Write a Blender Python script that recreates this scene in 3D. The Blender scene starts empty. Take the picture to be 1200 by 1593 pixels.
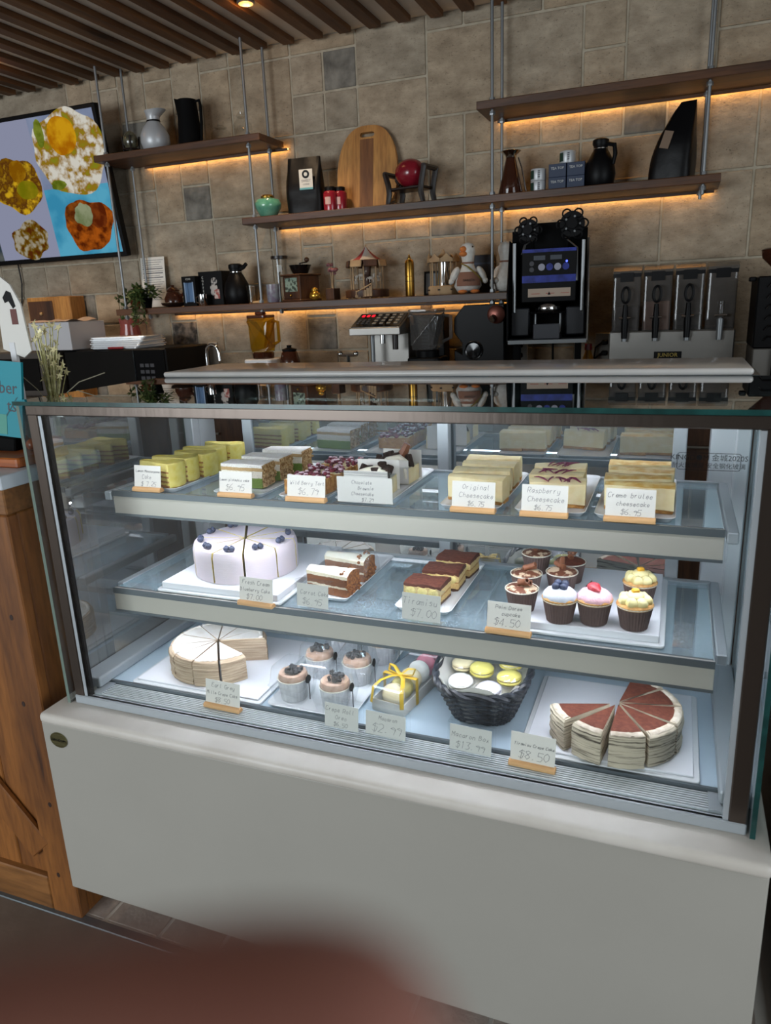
import bpy, bmesh, math, random
from mathutils import Vector, Matrix, noise
PI = math.pi
R = math.radians
random.seed(7)
S = bpy.context.scene
COL = S.collection

# ---------------------------------------------------------------- camera
CAM_ROT = Matrix(((0.9314419, -0.0623871, 0.3585022), (0.3616681, 0.2674219, -0.8931303), (-0.0401515, 0.9615578, 0.2716514)))
cam_d = bpy.data.cameras.new('camera')
cam = bpy.data.objects.new('camera', cam_d)
COL.objects.link(cam)
cam.matrix_world = Matrix.Translation((1.17, -1.10, 1.46)) @ CAM_ROT.to_4x4()
cam_d.sensor_fit = 'HORIZONTAL'
cam_d.sensor_width = 36.0
cam_d.lens = 36.0 * 1139.84 / 1200.0
cam_d.clip_start = 0.002
cam_d.clip_end = 60
cam_d.dof.use_dof = True
cam_d.dof.focus_distance = 1.9
cam_d.dof.aperture_fstop = 10.0
S.camera = cam

# ---------------------------------------------------------------- world, daylight, exposure
W = bpy.data.worlds.new('world')
S.world = W
W.use_nodes = True
W.node_tree.nodes['Background'].inputs[0].default_value = (0.80, 0.90, 1.0, 1)
W.node_tree.nodes['Background'].inputs[1].default_value = 0.25
S.view_settings.view_transform = 'Standard'
S.view_settings.look = 'None'
S.view_settings.exposure = 0.0
S.view_settings.gamma = 1.0
S.view_settings.use_curve_mapping = False
S.cycles.use_denoising = True
S.cycles.max_bounces = 8
S.cycles.diffuse_bounces = 4
S.cycles.glossy_bounces = 4
S.cycles.transparent_max_bounces = 32
S.cycles.sample_clamp_indirect = 4.0
S.cycles.caustics_reflective = False
S.cycles.caustics_refractive = False

def area_light(name, loc, target, sx, sy, power, color):
    d = bpy.data.lights.new(name, 'AREA')
    d.shape = 'RECTANGLE'; d.size = sx; d.size_y = sy
    d.energy = power; d.color = color
    o = bpy.data.objects.new(name, d); COL.objects.link(o)
    o.location = loc
    o.rotation_euler = (Vector(target) - Vector(loc)).to_track_quat('-Z', 'Y').to_euler()
    return o
# daylight entering through the shop windows behind and to the right of the photographer
area_light('daylight_window_front', (-2.2, -4.86, 1.45), (-2.2, 0, 1.2), 3.0, 1.9, 195, (0.86, 0.94, 1.0))
area_light('daylight_window_right', (3.86, -1.7, 1.45), (0, -1.7, 1.2), 2.6, 1.9, 65, (0.86, 0.94, 1.0))

# ---------------------------------------------------------------- materials
def lin(c):
    if isinstance(c, str):
        c = c.lstrip('#'); c = [int(c[i:i+2], 16) / 255 for i in (0, 2, 4)]
        c = [v / 12.92 if v <= .04045 else ((v + .055) / 1.055) ** 2.4 for v in c]
    return (c[0], c[1], c[2], 1.0)
def new_mat(name):
    m = bpy.data.materials.new(name); m.use_nodes = True
    nt = m.node_tree; nt.nodes.clear()
    out = nt.nodes.new('ShaderNodeOutputMaterial')
    return m, nt, out
def N(nt, t, **kw):
    n = nt.nodes.new('ShaderNode' + t)
    for k, v in kw.items():
        if k in n.inputs: n.inputs[k].default_value = v
        else: setattr(n, k, v)
    return n
def L(nt, a, b): nt.links.new(a, b)
def coords(nt, scale=(1, 1, 1), kind='Object'):
    tc = N(nt, 'TexCoord'); mp = N(nt, 'Mapping'); mp.inputs['Scale'].default_value = scale
    L(nt, tc.outputs[kind], mp.inputs['Vector']); return mp.outputs[0]
def P(name, col, rough=.5, metal=0., spec=.5, col2=None, ns=20., stretch=(1, 1, 1), contrast=(.35, .65), bump=0., bs=60., bstretch=None,
      sss=0., coat=0., emis=None, es=0., objvar=0., detail=4., aniso=0.):
    """general opaque procedural material: two colours mixed by noise, fine bump, per object variation"""
    m, nt, out = new_mat(name)
    b = N(nt, 'BsdfPrincipled'); L(nt, b.outputs[0], out.inputs[0])
    b.inputs['Base Color'].default_value = lin(col); b.inputs['Roughness'].default_value = rough
    b.inputs['Metallic'].default_value = metal; b.inputs['Specular IOR Level'].default_value = spec
    if coat: b.inputs['Coat Weight'].default_value = coat; b.inputs['Coat Roughness'].default_value = .08
    if sss: b.inputs['Subsurface Weight'].default_value = sss; b.inputs['Subsurface Radius'].default_value = (.006, .004, .003); b.inputs['Subsurface Scale'].default_value = 1.0
    if emis: b.inputs['Emission Color'].default_value = lin(emis); b.inputs['Emission Strength'].default_value = es
    csock = None
    if col2 is not None:
        v = coords(nt, stretch)
        if objvar:
            oi = N(nt, 'ObjectInfo'); ad = N(nt, 'VectorMath', operation='ADD'); ml = N(nt, 'VectorMath', operation='SCALE')
            cmb = N(nt, 'CombineXYZ'); 
            for i in range(3): L(nt, oi.outputs['Random'], cmb.inputs[i])
            L(nt, cmb.outputs[0], ml.inputs[0]); ml.inputs['Scale'].default_value = 37.0
            L(nt, v, ad.inputs[0]); L(nt, ml.outputs[0], ad.inputs[1]); v = ad.outputs[0]
        nz = N(nt, 'TexNoise', Scale=ns, Detail=detail); L(nt, v, nz.inputs['Vector'])
        rp = N(nt, 'ValToRGB'); L(nt, nz.outputs[0], rp.inputs[0])
        rp.color_ramp.elements[0].position = contrast[0]; rp.color_ramp.elements[1].position = contrast[1]
        rp.color_ramp.elements[0].color = lin(col); rp.color_ramp.elements[1].color = lin(col2)
        csock = rp.outputs[0]
        if objvar:
            hs = N(nt, 'HueSaturation'); mr = N(nt, 'MapRange'); L(nt, oi.outputs['Random'], mr.inputs[0])
            mr.inputs[3].default_value = 1 - objvar; mr.inputs[4].default_value = 1 + objvar
            L(nt, mr.outputs[0], hs.inputs['Value']); L(nt, csock, hs.inputs['Color']); csock = hs.outputs[0]
        L(nt, csock, b.inputs['Base Color'])
    if bump:
        v2 = coords(nt, bstretch or stretch)
        n2 = N(nt, 'TexNoise', Scale=bs, Detail=5.); L(nt, v2, n2.inputs['Vector'])
        bp = N(nt, 'Bump', Strength=bump, Distance=.004); L(nt, n2.outputs[0], bp.inputs['Height']); L(nt, bp.outputs[0], b.inputs['Normal'])
    return m
def wood(name, c1, c2, axis='x', scale=9., rough=.5, dark=None, coat=0., objvar=.12):
    """wood grain running along the given axis, with knots and pores"""
    st = {'x': (.12, 1, 1), 'y': (1, .12, 1), 'z': (1, 1, .12)}[axis]
    m, nt, out = new_mat(name)
    b = N(nt, 'BsdfPrincipled'); L(nt, b.outputs[0], out.inputs[0]); b.inputs['Roughness'].default_value = rough
    if coat: b.inputs['Coat Weight'].default_value = coat
    tc = N(nt, 'TexCoord'); oi = N(nt, 'ObjectInfo')
    cmb = N(nt, 'CombineXYZ'); ml = N(nt, 'Math', operation='MULTIPLY'); ml.inputs[1].default_value = 23.0
    L(nt, oi.outputs['Random'], ml.inputs[0])
    for i in range(3): L(nt, ml.outputs[0], cmb.inputs[i])
    ad = N(nt, 'VectorMath', operation='ADD'); L(nt, tc.outputs['Object'], ad.inputs[0]); L(nt, cmb.outputs[0], ad.inputs[1])
    mp = N(nt, 'Mapping'); mp.inputs['Scale'].default_value = st; L(nt, ad.outputs[0], mp.inputs['Vector'])
    nz = N(nt, 'TexNoise', Scale=scale, Detail=6., Distortion=1.6); L(nt, mp.outputs[0], nz.inputs['Vector'])
    n2 = N(nt, 'TexNoise', Scale=scale * 14, Detail=3.); L(nt, mp.outputs[0], n2.inputs['Vector'])
    rp = N(nt, 'ValToRGB'); L(nt, nz.outputs[0], rp.inputs[0]); e = rp.color_ramp.elements
    e[0].position = .33; e[1].position = .68; e[0].color = lin(c1); e[1].color = lin(c2)
    if dark:
        k = rp.color_ramp.elements.new(.28); k.color = lin(dark)
    mx = N(nt, 'MixRGB', blend_type='MULTIPLY'); mx.inputs[0].default_value = .5; L(nt, rp.outputs[0], mx.inputs[1])
    r2 = N(nt, 'ValToRGB'); L(nt, n2.outputs[0], r2.inputs[0]); r2.color_ramp.elements[0].color = (.35, .3, .25, 1); r2.color_ramp.elements[0].position = .3; r2.color_ramp.elements[1].position = .6
    L(nt, r2.outputs[0], mx.inputs[2])
    hs = N(nt, 'HueSaturation'); mr = N(nt, 'MapRange'); L(nt, oi.outputs['Random'], mr.inputs[0]); mr.inputs[3].default_value = 1 - objvar; mr.inputs[4].default_value = 1 + objvar
    L(nt, mr.outputs[0], hs.inputs['Value']); L(nt, mx.outputs[0], hs.inputs['Color']); L(nt, hs.outputs[0], b.inputs['Base Color'])
    bp = N(nt, 'Bump', Strength=.25, Distance=.002); L(nt, n2.outputs[0], bp.inputs['Height']); L(nt, bp.outputs[0], b.inputs['Normal'])
    return m
def glass(name, tint=(1, 1, 1), ior=1.5, rough=0., boost=0., haze=0., hazecol=(.8, .9, .95)):
    """thin clear sheet: see-through with a mirror reflection that grows towards grazing angles"""
    m, nt, out = new_mat(name)
    tr = N(nt, 'BsdfTransparent'); tr.inputs[0].default_value = (*tint, 1)
    base = tr.outputs[0]
    if haze:
        df = N(nt, 'BsdfDiffuse'); df.inputs[0].default_value = (*hazecol, 1); mh = N(nt, 'MixShader'); mh.inputs[0].default_value = haze
        L(nt, base, mh.inputs[1]); L(nt, df.outputs[0], mh.inputs[2]); base = mh.outputs[0]
    gl = N(nt, 'BsdfGlossy'); gl.inputs['Roughness'].default_value = rough
    fr = N(nt, 'Fresnel', IOR=ior); geo = N(nt, 'NewGeometry')
    iv = N(nt, 'Math', operation='SUBTRACT'); iv.inputs[0].default_value = 1.; L(nt, geo.outputs['Backfacing'], iv.inputs[1])
    ad = N(nt, 'Math', operation='ADD', use_clamp=True); L(nt, fr.outputs[0], ad.inputs[0]); ad.inputs[1].default_value = boost
    ml = N(nt, 'Math', operation='MULTIPLY'); L(nt, ad.outputs[0], ml.inputs[0]); L(nt, iv.outputs[0], ml.inputs[1])
    mx = N(nt, 'MixShader'); L(nt, ml.outputs[0], mx.inputs[0]); L(nt, base, mx.inputs[1]); L(nt, gl.outputs[0], mx.inputs[2])
    L(nt, mx.outputs[0], out.inputs[0]); return m
def emit(name, col, strength):
    m, nt, out = new_mat(name); e = N(nt, 'Emission'); e.inputs[0].default_value = lin(col); e.inputs[1].default_value = strength
    L(nt, e.outputs[0], out.inputs[0]); return m
def emit2(name, c1, c2, ns, strength, contrast=(.4, .6), c3=None):
    """picture area on a lit screen: two or three colours broken up by noise"""
    m, nt, out = new_mat(name); e = N(nt, 'Emission'); e.inputs[1].default_value = strength
    nz = N(nt, 'TexNoise', Scale=ns, Detail=6.); L(nt, coords(nt), nz.inputs['Vector'])
    rp = N(nt, 'ValToRGB'); L(nt, nz.outputs[0], rp.inputs[0]); el = rp.color_ramp.elements
    el[0].position = contrast[0]; el[1].position = contrast[1]; el[0].color = lin(c1); el[1].color = lin(c2)
    if c3: k = el.new((contrast[0] + contrast[1]) / 2); k.color = lin(c3)
    L(nt, rp.outputs[0], e.inputs[0]); L(nt, e.outputs[0], out.inputs[0]); return m
def layered(name, stops, zscale, wob=.002, rough=.7, bump=.2, sss=0., crumb=None):
    """cake cross-section: bands of colour over object height (0..zscale), slightly wavy"""
    m, nt, out = new_mat(name)
    b = N(nt, 'BsdfPrincipled'); L(nt, b.outputs[0], out.inputs[0]); b.inputs['Roughness'].default_value = rough
    tc = N(nt, 'TexCoord'); sp = N(nt, 'SeparateXYZ'); L(nt, tc.outputs['Object'], sp.inputs[0])
    nz = N(nt, 'TexNoise', Scale=90., Detail=3.); L(nt, tc.outputs['Object'], nz.inputs['Vector'])
    mr = N(nt, 'MapRange'); mr.inputs[3].default_value = -wob; mr.inputs[4].default_value = wob; L(nt, nz.outputs[0], mr.inputs[0])
    ad = N(nt, 'Math', operation='ADD'); L(nt, sp.outputs[2], ad.inputs[0]); L(nt, mr.outputs[0], ad.inputs[1])
    dv = N(nt, 'Math', operation='DIVIDE'); dv.inputs[1].default_value = zscale; L(nt, ad.outputs[0], dv.inputs[0])
    rp = N(nt, 'ValToRGB'); rp.color_ramp.interpolation = 'CONSTANT'; L(nt, dv.outputs[0], rp.inputs[0])
    el = rp.color_ramp.elements
    el[0].position = stops[0][0]; el[0].color = lin(stops[0][1]); el[1].position = stops[1][0]; el[1].color = lin(stops[1][1])
    for p, c in stops[2:]:
        k = el.new(p); k.color = lin(c)
    n2 = N(nt, 'TexNoise', Scale=350., Detail=4.); L(nt, tc.outputs['Object'], n2.inputs['Vector'])
    mx = N(nt, 'MixRGB', blend_type='MULTIPLY'); mx.inputs[0].default_value = .35; L(nt, rp.outputs[0], mx.inputs[1])
    r2 = N(nt, 'ValToRGB'); r2.color_ramp.elements[0].position = .3; r2.color_ramp.elements[1].position = .6; r2.color_ramp.elements[0].color = (.45, .38, .3, 1)
    L(nt, n2.outputs[0], r2.inputs[0]); L(nt, r2.outputs[0], mx.inputs[2]); L(nt, mx.outputs[0], b.inputs['Base Color'])
    bp = N(nt, 'Bump', Strength=bump, Distance=.003); L(nt, n2.outputs[0], bp.inputs['Height']); L(nt, bp.outputs[0], b.inputs['Normal'])
    return m

# ---------------------------------------------------------------- mesh helpers
class MB:
    """collects shapes; build() links them as one mesh object"""
    def __init__(s): s.v = []; s.f = []; s.mi = []
    def add(s, vs, fs, mi=0, M=None):
        o = len(s.v)
        s.v += [tuple(M @ Vector(p)) if M is not None else tuple(p) for p in vs]
        s.f += [tuple(i + o for i in f) for f in fs]; s.mi += [mi] * len(fs) if isinstance(mi, int) else list(mi)
        return s
    def box(s, x0, x1, y0, y1, z0, z1, mi=0, M=None):
        v = [(x0, y0, z0), (x1, y0, z0), (x1, y1, z0), (x0, y1, z0), (x0, y0, z1), (x1, y0, z1), (x1, y1, z1), (x0, y1, z1)]
        return s.add(v, [(3, 2, 1, 0), (4, 5, 6, 7), (0, 1, 5, 4), (1, 2, 6, 5), (2, 3, 7, 6), (3, 0, 4, 7)], mi, M)
    def cbox(s, c, d, mi=0, M=None):
        return s.box(c[0] - d[0] / 2, c[0] + d[0] / 2, c[1] - d[1] / 2, c[1] + d[1] / 2, c[2] - d[2] / 2, c[2] + d[2] / 2, mi, M)
    def prism(s, poly, z0, z1, mi=0, M=None, mtop=None):
        n = len(poly); v = [(p[0], p[1], z0) for p in poly] + [(p[0], p[1], z1) for p in poly]
        f = [tuple(range(n - 1, -1, -1)), tuple(range(n, 2 * n))] + [(i, (i + 1) % n, n + (i + 1) % n, n + i) for i in range(n)]
        return s.add(v, f, [mi, mi if mtop is None else mtop] + [mi] * n, M)
    def lathe(s, prof, n=24, c=(0, 0, 0), mi=0, M=None, a0=0, a1=2 * PI, wob=None, cap=True):
        full = abs(a1 - a0 - 2 * PI) < 1e-6; k = n if full else n + 1
        v = []
        for (r, z) in prof:
            for i in range(k):
                a = a0 + (a1 - a0) * i / n; q = r * (wob(a, z) if wob else 1)
                v.append((c[0] + q * math.cos(a), c[1] + q * math.sin(a), c[2] + z))
        f = []
        for j in range(len(prof) - 1):
            for i in range(n):
                i2 = (i + 1) % k
                f.append((j * k + i, j * k + i2, (j + 1) * k + i2, (j + 1) * k + i))
        if cap and full:
            if prof[0][0] > 1e-5: f.append(tuple(range(k - 1, -1, -1)))
            if prof[-1][0] > 1e-5: f.append(tuple((len(prof) - 1) * k + i for i in range(k)))
        return s.add(v, f, mi, M)
    def tube(s, pts, r, n=8, mi=0, closed=False, M=None, flat=1.0):
        pts = [Vector(p) for p in pts]; m = len(pts); v = []; f = []
        rad = r if isinstance(r, (list, tuple)) else [r] * m
        up = Vector((0, 0, 1)); prev = None
        for i, p in enumerate(pts):
            a = pts[(i - 1) % m] if (i > 0 or closed) else p; b = pts[(i + 1) % m] if (i < m - 1 or closed) else p
            t = (b - a); t = t.normalized() if t.length > 1e-9 else Vector((0, 0, 1))
            if prev is None: x = t.cross(up) if abs(t.dot(up)) < .95 else t.cross(Vector((1, 0, 0)))
            else: x = prev - t * prev.dot(t)
            x.normalize(); prev = x; y = t.cross(x)
            for j in range(n):
                q = 2 * PI * j / n; v.append(tuple(p + x * (rad[i] * math.cos(q)) + y * (rad[i] * flat * math.sin(q))))
        for i in range(m if closed else m - 1):
            i2 = (i + 1) % m
            for j in range(n): f.append((i * n + j, i * n + (j + 1) % n, i2 * n + (j + 1) % n, i2 * n + j))
        if not closed: f += [tuple(range(n - 1, -1, -1)), tuple((m - 1) * n + j for j in range(n))]
        return s.add(v, f, mi, M)
    def ball(s, c, r, nu=12, nv=8, mi=0, M=None, fn=None):
        r = r if isinstance(r, (list, tuple)) else (r, r, r); v = [(c[0], c[1], c[2] - r[2])]
        for j in range(1, nv):
            t = PI * j / nv
            for i in range(nu):
                a = 2 * PI * i / nu; d = Vector((math.sin(t) * math.cos(a), math.sin(t) * math.sin(a), -math.cos(t))); k = fn(d) if fn else 1
                v.append((c[0] + r[0] * d.x * k, c[1] + r[1] * d.y * k, c[2] + r[2] * d.z * k))
        v.append((c[0], c[1], c[2] + r[2])); top = len(v) - 1; f = []
        for i in range(nu):
            i2 = (i + 1) % nu; f.append((0, 1 + i2, 1 + i)); f.append((top, 1 + (nv - 2) * nu + i, 1 + (nv - 2) * nu + i2))
            for j in range(nv - 2): f.append((1 + j * nu + i, 1 + j * nu + i2, 1 + (j + 1) * nu + i2, 1 + (j + 1) * nu + i))
        return s.add(v, f, mi, M)
    def grid(s, fn, nu, nv, mi=0, M=None):
        v = [fn(i / nu, j / nv) for j in range(nv + 1) for i in range(nu + 1)]; k = nu + 1
        return s.add(v, [(j * k + i, j * k + i + 1, (j + 1) * k + i + 1, (j + 1) * k + i) for j in range(nv) for i in range(nu)], mi, M)
    def build(s, name, mat, parent=None, smooth=False, bevel=0., seg=1, solid=0., loc=None, rot=None, jit=0., jfreq=60., sub=0, weld=False):
        me = bpy.data.meshes.new(name); me.from_pydata(s.v, [], s.f)
        mats = mat if isinstance(mat, (list, tuple)) else [mat]
        for m in mats: me.materials.append(m)
        if len(mats) > 1: me.polygons.foreach_set('material_index', s.mi)
        if bevel or sub or jit or weld:
            bm = bmesh.new(); bm.from_mesh(me)
            if weld: bmesh.ops.remove_doubles(bm, verts=bm.verts, dist=1e-5)
            if bevel:
                es = [e for e in bm.edges if len(e.link_faces) == 2 and e.calc_face_angle(0) > .6]
                bmesh.ops.bevel(bm, geom=es, offset=bevel, segments=seg, affect='EDGES', profile=.5, clamp_overlap=True)
            if sub: bmesh.ops.subdivide_edges(bm, edges=bm.edges[:], cuts=sub, use_grid_fill=True)
            if jit:
                bm.normal_update()
                for q in bm.verts: q.co += noise.noise_vector(q.co * jfreq + Vector((loc or (0, 0, 0))) * 31) * jit
            bm.to_mesh(me); bm.free()
        me.validate(); me.update()
        if smooth: me.shade_smooth(); 
        if smooth and smooth != 'all': me.set_sharp_from_angle(angle=R(40))
        o = bpy.data.objects.new(name, me); COL.objects.link(o)
        if parent is not None: o.parent = parent
        if loc is not None: o.location = loc
        if rot is not None: o.rotation_euler = rot
        return o
def rotz(a): return Matrix.Rotation(a, 4, 'Z')
def rotx(a): return Matrix.Rotation(a, 4, 'X')
def roty(a): return Matrix.Rotation(a, 4, 'Y')
def T(x, y, z): return Matrix.Translation((x, y, z))
def tag(o, label, cat, group=None, kind=None):
    o['label'] = label; o['category'] = cat
    if group: o['group'] = group
    if kind: o['kind'] = kind
    return o
def struct(o, label, cat='setting'):
    o['kind'] = 'structure'; o['label'] = label; o['category'] = cat; return o
def thing(name, label, cat, loc=(0, 0, 0), rz=0., group=None, rot=None):
    o = bpy.data.objects.new(name, None); COL.objects.link(o); o.location = loc
    o.rotation_euler = rot or (0, 0, rz); o.empty_display_size = .02
    return tag(o, label, cat, group)
def dup(root, loc, rz=0., label=None, group=None, scale=None):
    def cp(o, par):
        c = o.copy(); COL.objects.link(c)
        if par is not None: c.parent = par
        for ch in KIDS.get(o.name, []) or [k for k in o.children]: cp(ch, c)
        return c
    r = cp(root, None); r.location = loc; r.rotation_euler = (0, 0, rz)
    if label: r['label'] = label
    if group: r['group'] = group
    if scale: r.scale = (scale,) * 3 if not isinstance(scale, tuple) else scale
    return r
KIDS = {}
def child_label(o, t): o['label'] = t; return o

# single-stroke handwriting: token xy, baseline y=2, x-height y=6, capitals y=9
GL = dict(a='46 26 14 13 22 32 44 46 42', b='19 12 32 43 45 36 16', c='45 36 26 14 13 22 32 43', d='46 26 14 13 22 42;49 42', e='14 44 45 36 26 14 13 22 32 43',
 f='39 29 18 12;06 36', g='46 26 14 13 22 42;46 41 30 10', h='19 12;15 26 36 45 42', i='26 22;28 29', k='19 12;46 14 42', l='29 23 32', m='06 02;05 16 25 22;25 36 45 42',
 n='16 12;15 26 36 45 42', o='26 14 13 22 32 43 45 36 26', p='16 10;16 36 45 43 32 12', q='46 26 14 13 22 42;46 40', r='16 12;14 26 36', s='45 36 26 15 34 43 32 12', t='28 23 32 42;16 36',
 u='16 13 22 32 43;46 42', v='16 32 46', w='06 12 25 32 46', x='16 42;46 12', y='16 13 22 32 43;46 41 30 10', z='16 46 12 42', j='26 21 10;28 29',
 A='02 29 42;14 34', B='02 09 29 38 26 06;26 45 33 22 02', C='48 39 19 07 04 12 32 43', D='02 09 29 47 44 22 02', E='49 09 02 42;06 36', F='49 09 02;06 36', G='48 29 07 04 22 42 45 25',
 H='09 02;49 42;06 46', I='29 22', K='09 02;49 05 42', L='09 02 42', M='02 09 25 49 42', N='02 09 42 49', O='29 07 04 22 44 47 29', P='02 09 39 48 46 35 05', R='02 09 39 48 46 35 05;25 42',
 S='48 39 19 07 36 44 32 12 03', T='09 49;29 22', U='09 04 22 44 49', W='09 12 26 32 49')
GL.update({'0': '29 07 04 22 44 47 29', '1': '18 29 22', '2': '08 29 48 46 02 42', '3': '09 49 26 44 32 02', '4': '32 39 04 44', '5': '49 09 06 36 44 32 02', '6': '39 06 03 22 43 35 05',
 '7': '09 49 22', '8': '26 08 29 48 26 04 22 44 26', '9': '46 07 28 47 46 32', '$': '48 29 07 46 32 03;29 21', '.': '12 22', '-': '15 35'})
def handwriting(mb, lines, w, h, y, rnd):
    """writes lines (text, relative size) centred on a card w x h in the xz plane facing -y"""
    tot = sum(q for _, q in lines); z = h * .92
    for txt, q in lines:
        lh = h * .84 * q / tot; s = min(lh / 11., w * .9 / max(1, (len(txt) * 5.0)))
        x = -len(txt) * 5.0 * s / 2 + rnd.uniform(-.06, .06) * w; zb = z - lh * .92
        for ch in txt:
            dz = rnd.uniform(-.5, .5) * s
            for pl in GL.get(ch, '').split(';'):
                if not pl: continue
                pt = [(x + (int(t[0]) + .18 * int(t[1])) * s, zb + dz + int(t[1]) * s) for t in pl.split()]
                for a, b in zip(pt, pt[1:]):
                    d = Vector((b[0] - a[0], b[1] - a[1])); 
                    if d.length < 1e-7: continue
                    d.normalize(); k = .0003; n = Vector((-d.y, d.x)) * k; e = d * k * .6
                    mb.add([(a[0] - e.x + n.x, y, a[1] - e.y + n.y), (a[0] - e.x - n.x, y, a[1] - e.y - n.y), (b[0] + e.x - n.x, y, b[1] + e.y - n.y), (b[0] + e.x + n.x, y, b[1] + e.y + n.y)], [(0, 1, 2, 3)])
            x += 5.0 * s
        z -= lh * 1.08
    return mb
def print_text(name, txt, size, mat, parent, M, align='CENTER', ext=.0002):
    """printed lettering as a flat mesh in the local xz plane, facing -y"""
    cu = bpy.data.curves.new(name, 'FONT'); cu.body = txt; cu.size = size; cu.align_x = align; cu.align_y = 'CENTER'; cu.extrude = ext; cu.resolution_u = 2
    t = bpy.data.objects.new(name, cu); COL.objects.link(t)
    bpy.context.view_layer.update()
    me = bpy.data.meshes.new_from_object(t.evaluated_get(bpy.context.evaluated_depsgraph_get()))
    bpy.data.objects.remove(t)
    me.transform(M @ rotx(PI / 2)); me.materials.clear(); me.materials.append(mat)
    o = bpy.data.objects.new(name, me); COL.objects.link(o)
    if parent is not None: o.parent = parent
    return o

# ---------------------------------------------------------------- shared materials
M = {}
def travertine(name, c1, c2, c3, var):
    m, nt, out = new_mat(name)
    b = N(nt, 'BsdfPrincipled'); L(nt, b.outputs[0], out.inputs[0]); b.inputs['Roughness'].default_value = .78
    tc = N(nt, 'TexCoord'); oi = N(nt, 'ObjectInfo'); cmb = N(nt, 'CombineXYZ'); ml = N(nt, 'Math', operation='MULTIPLY'); ml.inputs[1].default_value = 41.0
    L(nt, oi.outputs['Random'], ml.inputs[0])
    for i in range(3): L(nt, ml.outputs[0], cmb.inputs[i])
    ad = N(nt, 'VectorMath', operation='ADD'); L(nt, tc.outputs['Object'], ad.inputs[0]); L(nt, cmb.outputs[0], ad.inputs[1])
    mp = N(nt, 'Mapping'); mp.inputs['Scale'].default_value = (1, 1, 1.7); L(nt, ad.outputs[0], mp.inputs['Vector'])
    n1 = N(nt, 'TexNoise', Scale=9., Detail=10., Roughness=.62); L(nt, mp.outputs[0], n1.inputs['Vector'])
    n2 = N(nt, 'TexNoise', Scale=95., Detail=6., Roughness=.7); L(nt, mp.outputs[0], n2.inputs['Vector'])
    n3 = N(nt, 'TexNoise', Scale=30., Detail=8., Roughness=.7); L(nt, mp.outputs[0], n3.inputs['Vector'])
    rp = N(nt, 'ValToRGB'); L(nt, n1.outputs[0], rp.inputs[0]); e = rp.color_ramp.elements; e[0].position = .32; e[1].position = .68; e[0].color = lin(c1); e[1].color = lin(c2)
    rv = N(nt, 'ValToRGB'); L(nt, oi.outputs['Random'], rv.inputs[0]); e = rv.color_ramp.elements; e[0].color = (1, .97, .92, 1); e[1].color = (.86, .88, .88, 1); k = e.new(.45); k.color = (.96, .88, .78, 1); k = e.new(.7); k.color = (1.0, .99, .97, 1)
    m1 = N(nt, 'MixRGB', blend_type='MULTIPLY'); m1.inputs[0].default_value = var; L(nt, rp.outputs[0], m1.inputs[1]); L(nt, rv.outputs[0], m1.inputs[2])
    pit = N(nt, 'ValToRGB'); L(nt, n2.outputs[0], pit.inputs[0]); e = pit.color_ramp.elements; e[0].position = .30; e[1].position = .42; e[0].color = lin(c3)
    m2 = N(nt, 'MixRGB', blend_type='MULTIPLY'); m2.inputs[0].default_value = .75; L(nt, m1.outputs[0], m2.inputs[1]); L(nt, pit.outputs[0], m2.inputs[2]); L(nt, m2.outputs[0], b.inputs['Base Color'])
    b1 = N(nt, 'Bump', Strength=.7, Distance=.006); L(nt, n3.outputs[0], b1.inputs['Height']); b2 = N(nt, 'Bump', Strength=.6, Distance=.002); L(nt, n2.outputs[0], b2.inputs['Height']); L(nt, b1.outputs[0], b2.inputs['Normal']); L(nt, b2.outputs[0], b.inputs['Normal'])
    return m
M['tile'] = travertine('travertine', '#8e806d', '#bbac97', '#6b5c4b', 1.)
M['tile_grey'] = P('grey_stone', '#57534c', .8, col2='#8a857b', ns=14., contrast=(.35, .65), bump=.8, bs=60., detail=8.)
M['tile_dark'] = P('dark_stone', '#3a3530', .8, col2='#7f756b', ns=26., contrast=(.42, .62), bump=1.0, bs=70., detail=8.)
M['grout'] = P('grout', '#b8ad99', .9, col2='#a79c88', ns=30., bump=.4, bs=120.)
M['beam'] = wood('beam_wood', '#4d3018', '#704a29', 'y', 7., .6, '#2c1a0e')
M['shelf_wood'] = wood('shelf_wood', '#3d2412', '#5f3a1e', 'x', 8., .45, '#2a170b')
M['pine'] = wood('pine_vertical', '#6b3f19', '#935c28', 'z', 7., .5, '#44250e')
M['pine_x'] = wood('pine_horizontal', '#704820', '#966536', 'x', 7., .5, '#6a3c18')
M['board_wood'] = wood('cutting_board_wood', '#a06a30', '#c58e4a', 'z', 9., .5, '#7d4d20')
M['orange_wood'] = wood('orange_board', '#a5531c', '#d27a2d', 'x', 8., .45, '#6b300d')
M['light_wood'] = wood('light_wood', '#c79a62', '#ddb885', 'x', 12., .6)
M['plaster'] = P('ceiling_plaster', '#d6cec4', .9, col2='#c9c1b6', ns=6., bump=.2)
M['room_wall'] = P('room_wall', '#7d766c', .9, col2='#70695f', ns=3.)
M['floor_front'] = P('floor_front', '#5d534b', .5, col2='#72665d', ns=6., contrast=(.3, .7), bump=.25, bs=40.)
M['quarry'] = P('quarry_tile', '#a0938a', .4, col2='#b5a79c', ns=25., bump=.3, bs=90., objvar=.1)
M['floor_grout'] = P('floor_grout', '#e9e5de', .8, col2='#d9d4cc', ns=40.)
M['steel'] = P('brushed_steel', '#8b8883', .34, .7, bump=.12, bs=40., bstretch=(40, 1, 40))
M['steel_v'] = P('brushed_steel_post', '#5e554f', .3, .9, bump=.12, bs=40., bstretch=(1, 1, .05))
M['chrome'] = P('chrome', '#c9c9c9', .12, 1.)
M['zinc'] = P('zinc_rod', '#8c8f91', .42, .7)
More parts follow.
